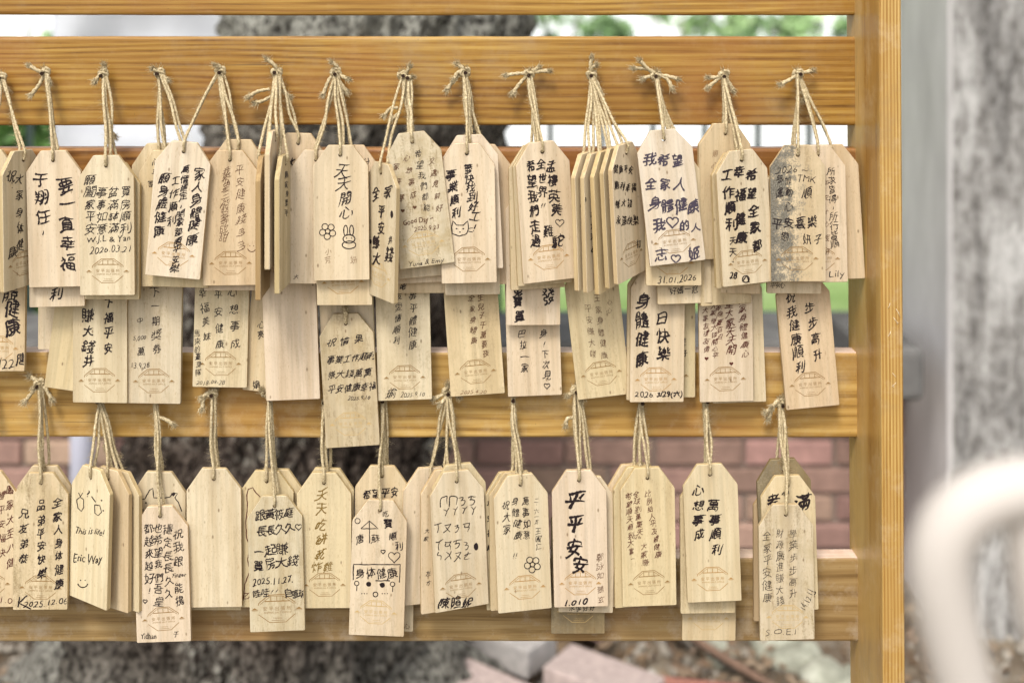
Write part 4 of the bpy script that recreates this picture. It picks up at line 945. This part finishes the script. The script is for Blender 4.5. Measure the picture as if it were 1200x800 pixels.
T('blank plaque left of the plaque with phonetic symbols', 504, 547, 502, 705, 12, 8, L8, 'p', .05, None, m=[])
T('plaque edge between the blank one and the phonetic-symbol plaque', 524, 548, 524, 717, 18, 12, L8, 'o', .1, None, wt=1, m=[V(500, 622, 6, 9, '大家'), V(502, 672, 6, 11, '左方', .2)])
T('plaque peeping above the phonetic-symbol plaque', 537, 543, 541, 704, 22, 10, L8, 'c', .03)
T('plaque written in phonetic symbols with 陳 and two more characters at its foot', 534, 551, 541, 712, 29, 10, L8, 'c', .05, 'y', wt=1, m=[Hh(520, 586, 13, 11, 'ㄇㄇㄋㄎ', .6), Hh(523, 600, 11, 10.5, 'ㄚㄚㄚㄚ', -.8), Hh(513, 619, 12, 11.2, 'ㄒㄡㄋㄢ', -.2), Hh(514, 638, 12, 10.8, 'ㄒㄢㄎㄋ', .2), Hh(515, 650, 11, 10.8, 'ㄣㄨㄡㄜ', .4), D('dot', 558, 640, 2.8, 4.5), Hh(521, 706, 14, 13.5, '陳暄妮', -.3, wt=2)], knot=[(-14, 8), (12, 6), (-8, 14), (0, -6)])
T('rear plaque of the flower-doodle stack, black marks down its left edge', 599, 552, 601, 710, 14, 10, L9, 'y', .1, None, wt=3, m=[V(574, 590, 7, 17, '平安福樂')])
T('middle plaque of the flower-doodle stack, only its left edge and top showing', 604, 552, 606, 711, 20, 11, L9, 'y', .05)
T('plaque with a flower doodle and columns ending 萬事如意', 609, 555, 615, 714, 27, 8, L9, 'c', .05, 'y', wt=1, m=[V(593, 592, 11, 14, '祝大家', .6), V(604, 586, 11, 13.6, '身體健康', 1.2), V(616, 588, 11, 12.8, '萬事如意', .5), V(629, 586, 6, 6.4, '二丶六一五'), V(631, 622, 8, 9, '王圓仁'), Wd(604, 650, 4, 8, '!!'), D('flower', 624, 661, 9)])
T('mossy dark plaque, lowest under the 平平安安 plaque', 677, 583, 677, 741, 11, 0, L10, 'm', 1.0, 'f', mould=.25)
T('plaque behind the 平平安安 plaque, its foot and right shoulder showing', 690, 557, 686, 716, 17, 0, L10, 'c', .05, None, wt=2, m=[Hh(670, 712, 7, 8, '永加好好', 0)])
T('plaque with large bold 平平安安, pinkish grain', 678, 550, 681, 709, 26, 0, L10, 'p', .02, 'y', wt=3, m=[V(673, 587, 21, 27, '平平', 0), V(673, 642, 19, 19, '安', 0), V(680, 662, 19, 19, '安', 0), V(703, 652, 9, 11, '鄭詠如', .5, wt=0, ink='b'), V(704, 690, 9, 12, '鵝玄', 0, wt=0, ink='b'), Wd(676, 705, 26, 7, '1.010', 3)], knot=[(-8, 6), (-12, 40), (6, 8), (4, -5)])
T('rearmost plaque left of the tiny-script plaque in the lower row', 742, 543, 745, 707, 12, 12, L11, 'o', .1)
T('second plaque from the back in the tiny-script stack', 749, 545, 751, 709, 18, 12, L11, 'y', .1)
T('plaque with three columns of tiny brown-black script', 758, 547, 761, 708, 27, 6, L11, 'y', .1, 's', ink='r', wt=1, m=[V(737, 581, 8, 9.2, '希望順天順利大富', .4), V(746, 578, 8, 9, '全球劉萬集天', .8), V(759, 578, 8, 8.9, '比例給人平友體健康', 1.6), V(755, 640, 8, 9.5, '大家賺', .5), Wd(744, 629, 14, 5, '2026', 0), V(741, 655, 6, 7, '一')])
T('faintly stamped lowest plaque under the 心想事成 plaque', 832, 590, 830, 749, 12, 4, L12, 'y', .15, 'f')
T('middle plaque of the 心想事成 stack, greenish stain at its left shoulder', 828, 557, 829, 717, 20, 4, L12, 'y', .3)
T('pale plaque reading 心想事成 and 萬事順利 with a single clear stamp', 831, 543, 837, 703, 28, 4, L12, 'c', .03, 'y', wt=2, m=[V(818, 575, 13, 17, '心想事成', .4), V(836, 592, 13, 17, '萬事順利', 1.5)])
T('plaque peeping at the left of the last lower stack, rounded foot', 914, 566, 914, 726, 12, 0, L13, 'd', .1)
T('mossy plaque whose dark top rises above the last lower stack', 917, 537, 924, 700, 17, 0, L13, 'm', .9, None, mould=.4)
T('plaque with very large 老 and 滿 partly covered by a weathered plaque', 922, 556, 927, 714, 23, 0, L13, 'y', .05, None, wt=3, m=[V(906, 587, 17, 12, '老'), V(940, 589, 20, 12, '滿'), V(921, 577, 9, 12, '心'), Wd(954, 696, 4, 6, '2')])
T('weathered front plaque of the last lower stack, three thin columns and spaced capitals', 920, 590, 922, 748, 32, 0, L13, 'w', .75, 'f', ink='k', wt=0, m=[V(899, 627, 12, 14.6, '全家平安健康', 0), V(914, 625, 11, 13, '財源廣進賺大錢', 0), V(930, 625, 11, 14, '學業步步高升', 0), Wd(946, 702, 24, 8, '14.12.11', 68), Wd(915, 740, 36, 7, 'S.O.E.I', 4)], knot=[(-17, 10), (-14, 18), (4, -6), (-10, 3)])
# ---------------------------------------------------------------- hang the plaques
def gather_glyphs():
    ks = set()
    for t in TAGS:
        for m in t['m']:
            if m[0] in 'vh': 
                for ch in m[5]: ks.add((ch, 1))
            elif m[0] == 'w': ks.add((m[5], 1))
    for ch in '安平出張所': ks.add((ch, 1))
    ks.add(('ANPING SALT OFFICE', 1)); ks.add(('TAINAN', 1))
    bake_glyphs(sorted(ks))
gather_glyphs()
def stamp_mesh():
    k = Ink(); q = lambda pts: [((x-422)/13.33, (y-385)/13.33) for x, y in pts]
    lw = .8
    k.line(q([(175, 340), (180, 310), (315, 205), (515, 202), (660, 310), (658, 330)]), lw, .04)
    k.line(q([(200, 325), (335, 222), (500, 222), (640, 325)]), .5, .04)
    k.line(q([(262, 288), (592, 288)]), .95, .03)
    for x in (340, 420, 500): k.line(q([(x, 225), (x, 286)]), .7, .03)
    k.line(q([(175, 460), (320, 570), (530, 568), (660, 460)]), .7, .04)
    k.line(q([(345, 543), (505, 543)]), .45, .02)
    for cx in (125, 708):
        k.add(q([(cx-50, 408), (cx-20, 385), (cx, 370), (cx+20, 385), (cx+50, 408), (cx+30, 402), (cx-30, 402)]), [(0, 1, 6), (1, 2, 3), (1, 3, 5, 6), (3, 4, 5)])
        k.line(q([(cx-36, 412), (cx+36, 412)]), .35, .02)
    for i, ch in enumerate('安平出張所'): 
        vs, fs, bb = glyph(ch, 1); c = ((bb[0]+bb[1])/2, (bb[2]+bb[3])/2)
        x0, y0 = q([(262+78*i, 385)])[0]
        k.add([(x0+(a_-c[0])*4.6, y0-(b_-c[1])*4.6) for a_, b_ in vs], fs)
    for s_, y_, w_, h_ in (('ANPING SALT OFFICE', 438, 27, 1.7), ('TAINAN', 514, 9, 1.3)):
        vs, fs, bb = glyph(s_, 1); c = ((bb[0]+bb[1])/2, (bb[2]+bb[3])/2); x0, y0 = q([(422, y_)])[0]
        k.add([(x0+(a_-c[0])*w_/(bb[1]-bb[0]), y0-(b_-c[1])*h_/(bb[3]-bb[2])) for a_, b_ in vs], fs)
    u = .96/F
    return pydata('stamp', [(x*u, 0, -y*u) for x, y in k.v], k.f)
SME = {}
sm0 = stamp_mesh()
for k_, m_ in (('y', M_STAMP), ('s', M_STAMPD), ('f', M_STAMPF), ('D', M_STAMPD)):
    sm = sm0.copy(); sm.materials.append(m_); SME[k_] = sm
GROUP = 'wooden wish plaques hung on the rack'
R2N = {}
for t in TAGS:
    (tx, ty), (bx, by) = t['t'], t['b']; d = t['d']; yaw = R(t['yaw'])
    if yaw:      # the listed angle is the one to the line of sight
        be = math.atan((tx-600)/F); fxx = math.cos(yaw); yaw = math.copysign(math.acos(max(-1, min(1, math.cos(yaw)*math.cos(be)))), yaw)-be
    else: fxx = 1.0; yaw = R(rnd.uniform(-1.5, 1.5))
    p = P(tx, ty, d); L = math.hypot((bx-tx)/max(.5, fxx), by-ty)
    til = math.atan2(-(bx-tx)/max(.5, fxx), by-ty)
    hl = L*(1-d)/F; sz = min(1.05, max(.95, hl/H0))
    M = Matrix.Translation(p) @ Matrix.Rotation(yaw, 4, 'Z') @ Matrix.Rotation(til, 4, 'Y')
    o = link('wish_plaque', rnd.choice(PM)); o.matrix_world = M
    o.scale = (1, 1, sz)
    M = M @ Matrix.Diagonal((1, 1, sz, 1))
    tag(o, t['label'], 'plaque', GROUP)
    c = TINT[t['tint']]; j = rnd.uniform(.95, 1.04); o.color = (c[0]*j, c[1]*j*rnd.uniform(.98, 1.01), c[2]*j*rnd.uniform(.95, 1.03), 1)
    o['weather'] = float(t['we'])+rnd.uniform(.06, .2); o['mould'] = float(t['mould'])
    Mi = M.inverted()
    camL = Mi @ CAM
    def to_local(px, py, off=.00012):
        q = Mi @ P(px, py, d); dr = q-camL; yy = -TH/2-off
        return camL+dr*((yy-camL.y)/dr.y)
    inks = {}
    for m in t['m']:
        kw = m[7] if m[0] in 'vhw' else {}
        ik = kw.get('ink', t['ink']); wt = kw.get('wt', t['wt'])
        K = inks.setdefault(ik, Ink(max(.5, fxx)))
        if m[0] == 'v':
            for i, ch in enumerate(m[5]): K.char(ch, m[1]+m[6]*i+rnd.uniform(-.5, .5), m[2]+m[4]*i+rnd.uniform(-.4, .4), m[3], wt)
        elif m[0] == 'h':
            for i, ch in enumerate(m[5]): K.char(ch, m[1]+m[4]*i, m[2]+m[6]*i+rnd.uniform(-.5, .5), m[3], wt)
        elif m[0] == 'w': K.word(m[5], m[1], m[2], m[3], m[4], m[6], wt)
        else: getattr(K, m[1])(*m[2], **m[3])
    for ik, K in inks.items():
        vs = []
        for (x, y), ly in zip(K.v, K.l):
            q = to_local(x, y, .00010+.000015*ly)
            hwid = W0/2-.0006 if q.z < -.0185 else (.0108+(W0/2-.0108)*(-q.z/.0185))-.0006
            q.x = max(-hwid, min(hwid, q.x)); q.z = max(-H0+.0006, min(-.0008, q.z)); vs.append(q)
        if vs: link('handwriting', pydata('handwriting', vs, K.f), INK[ik], o)
    if t['st']:
        if t['st'] == 'y' and rnd.random() < .3: t['st'] = 's'
        s = link('burnt_stamp', SME[t['st']], None, o)
        s.rotation_euler = (0, R(rnd.uniform(-2.2, 2.2)), 0); s.location = (rnd.uniform(-.0009, .0009), -TH/2-.00006, -H0+.0205+rnd.uniform(-.0006, .0006))
        if t['st'] == 'D': s.scale = (1.2, 1, 1.2)
    # cord: from nail to hole, one strand in front, one behind the board
    nl = t['nail']
    if nl is None:
        key = (round(tx/14)*14, 214); nl = key; board_d = .006
    np_ = nail(*nl)
    hole = M @ Vector((0, -TH/2, -.0086)); front = M @ Vector((.0004, -TH/2-.0013, -.0050)); topf = M @ Vector((.0002, -TH/2-.0012, .0006))
    back = M @ Vector((-.0006, TH/2+.0012, -.002)); hb = M @ Vector((0, TH/2, -.0086))
    n0 = np_+Vector((rnd.uniform(-.0018, .0004), -.0012-rnd.uniform(0, .002), 0))
    vis = t['nail'] is not None
    tb = Tube(); st = .0011 if vis else .004
    def strand(a_, mid, endp, rr):
        pts = [a_]
        for f_ in (.35, .7):
            q = a_.lerp(mid[0], f_)+Vector((rnd.uniform(-.0019, .0019), rnd.uniform(-.0014, .0006), 0)); pts.append(q)
        pts += mid+[endp]
        tb.tube(pts, rr*rnd.uniform(.86, 1.08), 8, 2, rnd.uniform(.0038, .0062), .12, step=st)
        if vis:
            sp = smooth_path(pts, .003)
            for _ in range(120):
                i = rnd.randrange(len(sp)-1); q = sp[i]; dirn = (sp[i+1]-sp[i]).normalized()
                h = (dirn*rnd.uniform(-.8, .8)+Vector((rnd.uniform(-1, 1), rnd.uniform(-1, 0), rnd.uniform(-.6, .6)))).normalized()
                tb.hair(q+h*rr*.6, h, rnd.uniform(.0014, .0062), .00009)
    strand(n0, [topf, front], hole, .00126)
    strand(n0+Vector((rnd.uniform(.0010, .0026), .0008, 0)), [M @ Vector((rnd.choice((-1, 1, 1))*.0019, TH/2+.0012, .001)), back], hb, .00126)
    if vis and sum(1 for x in TAGS if x['nail'] == t['nail']) == 1:
        strand(n0+Vector((.0016, 0, -.001)), [topf+Vector((.0015, 0, 0)), front+Vector((.0004, 0, .002))], hole, .0010)
    link('cord', tb.mesh('cord', Mi), M_CORD, o)
    if t['knot'] is not None:
        tb = Tube(); c0 = np_+Vector((0, -.0016, 0))
        for kk in range(3):
            a0 = rnd.uniform(0, 6); pts = []
            for i in range(15):
                an = a0+i/14*5.6; rr = .0030+.0009*math.sin(2*an+kk)
                pts.append(c0+Vector((rr*math.cos(an), -.0008*kk+.0011*math.sin(an*1.5), rr*.85*math.sin(an)+(.0008 if kk == 1 else -.001))))
            tb.tube(pts, .00145, 7, 2, .005, .22, step=.0010)
        for (dx, dy) in t['knot']:
            e_ = c0+Vector((dx/F, rnd.uniform(-.004, -.001), -dy/F)); far = math.hypot(dx, dy) > 30
            s_ = c0.lerp(e_, .45) if far and abs(dy) > 24 else c0
            if far and abs(dy) > 24: s_ = Vector((c0.x+dx/F*.25, e_.y, e_.z+.006))
            mid = s_.lerp(e_, .5)+Vector((rnd.uniform(-.001, .001), -.0008, rnd.uniform(-.0005, .001)))
            mid += Vector((rnd.uniform(-.0022, .0022), 0, rnd.uniform(-.0022, .0022))); tb.tube([s_, mid, e_], .0014, 7, 2, .005, .18, taper=lambda q_: 1+.35*q_, step=.001)
            dr = (e_-mid).normalized()
            for _ in range(150):
                h = (dr+Vector((rnd.gauss(0, .33), rnd.uniform(-.5, .3), rnd.gauss(0, .33)))).normalized()
                tb.hair(e_-dr*rnd.uniform(0, .0035)+Vector((rnd.gauss(0, .0005), 0, rnd.gauss(0, .0005))), h, rnd.uniform(.002, .0065), .00026)
            for _ in range(10):
                h = Vector((rnd.gauss(0, .35), rnd.uniform(-.7, .1), rnd.uniform(.5, 1.2))).normalized()
                tb.hair(c0+Vector((rnd.gauss(0, .0014), 0, .001)), h, rnd.uniform(.003, .007), .00024)
            for _ in range(14):
                h = Vector((rnd.uniform(-1, 1), rnd.uniform(-1, 0), rnd.uniform(-1, 1))).normalized()
                tb.hair(c0+h*.002, h, rnd.uniform(.002, .006), .00010)
        link('knot', tb.mesh('knot', Mi), M_CORD, o)
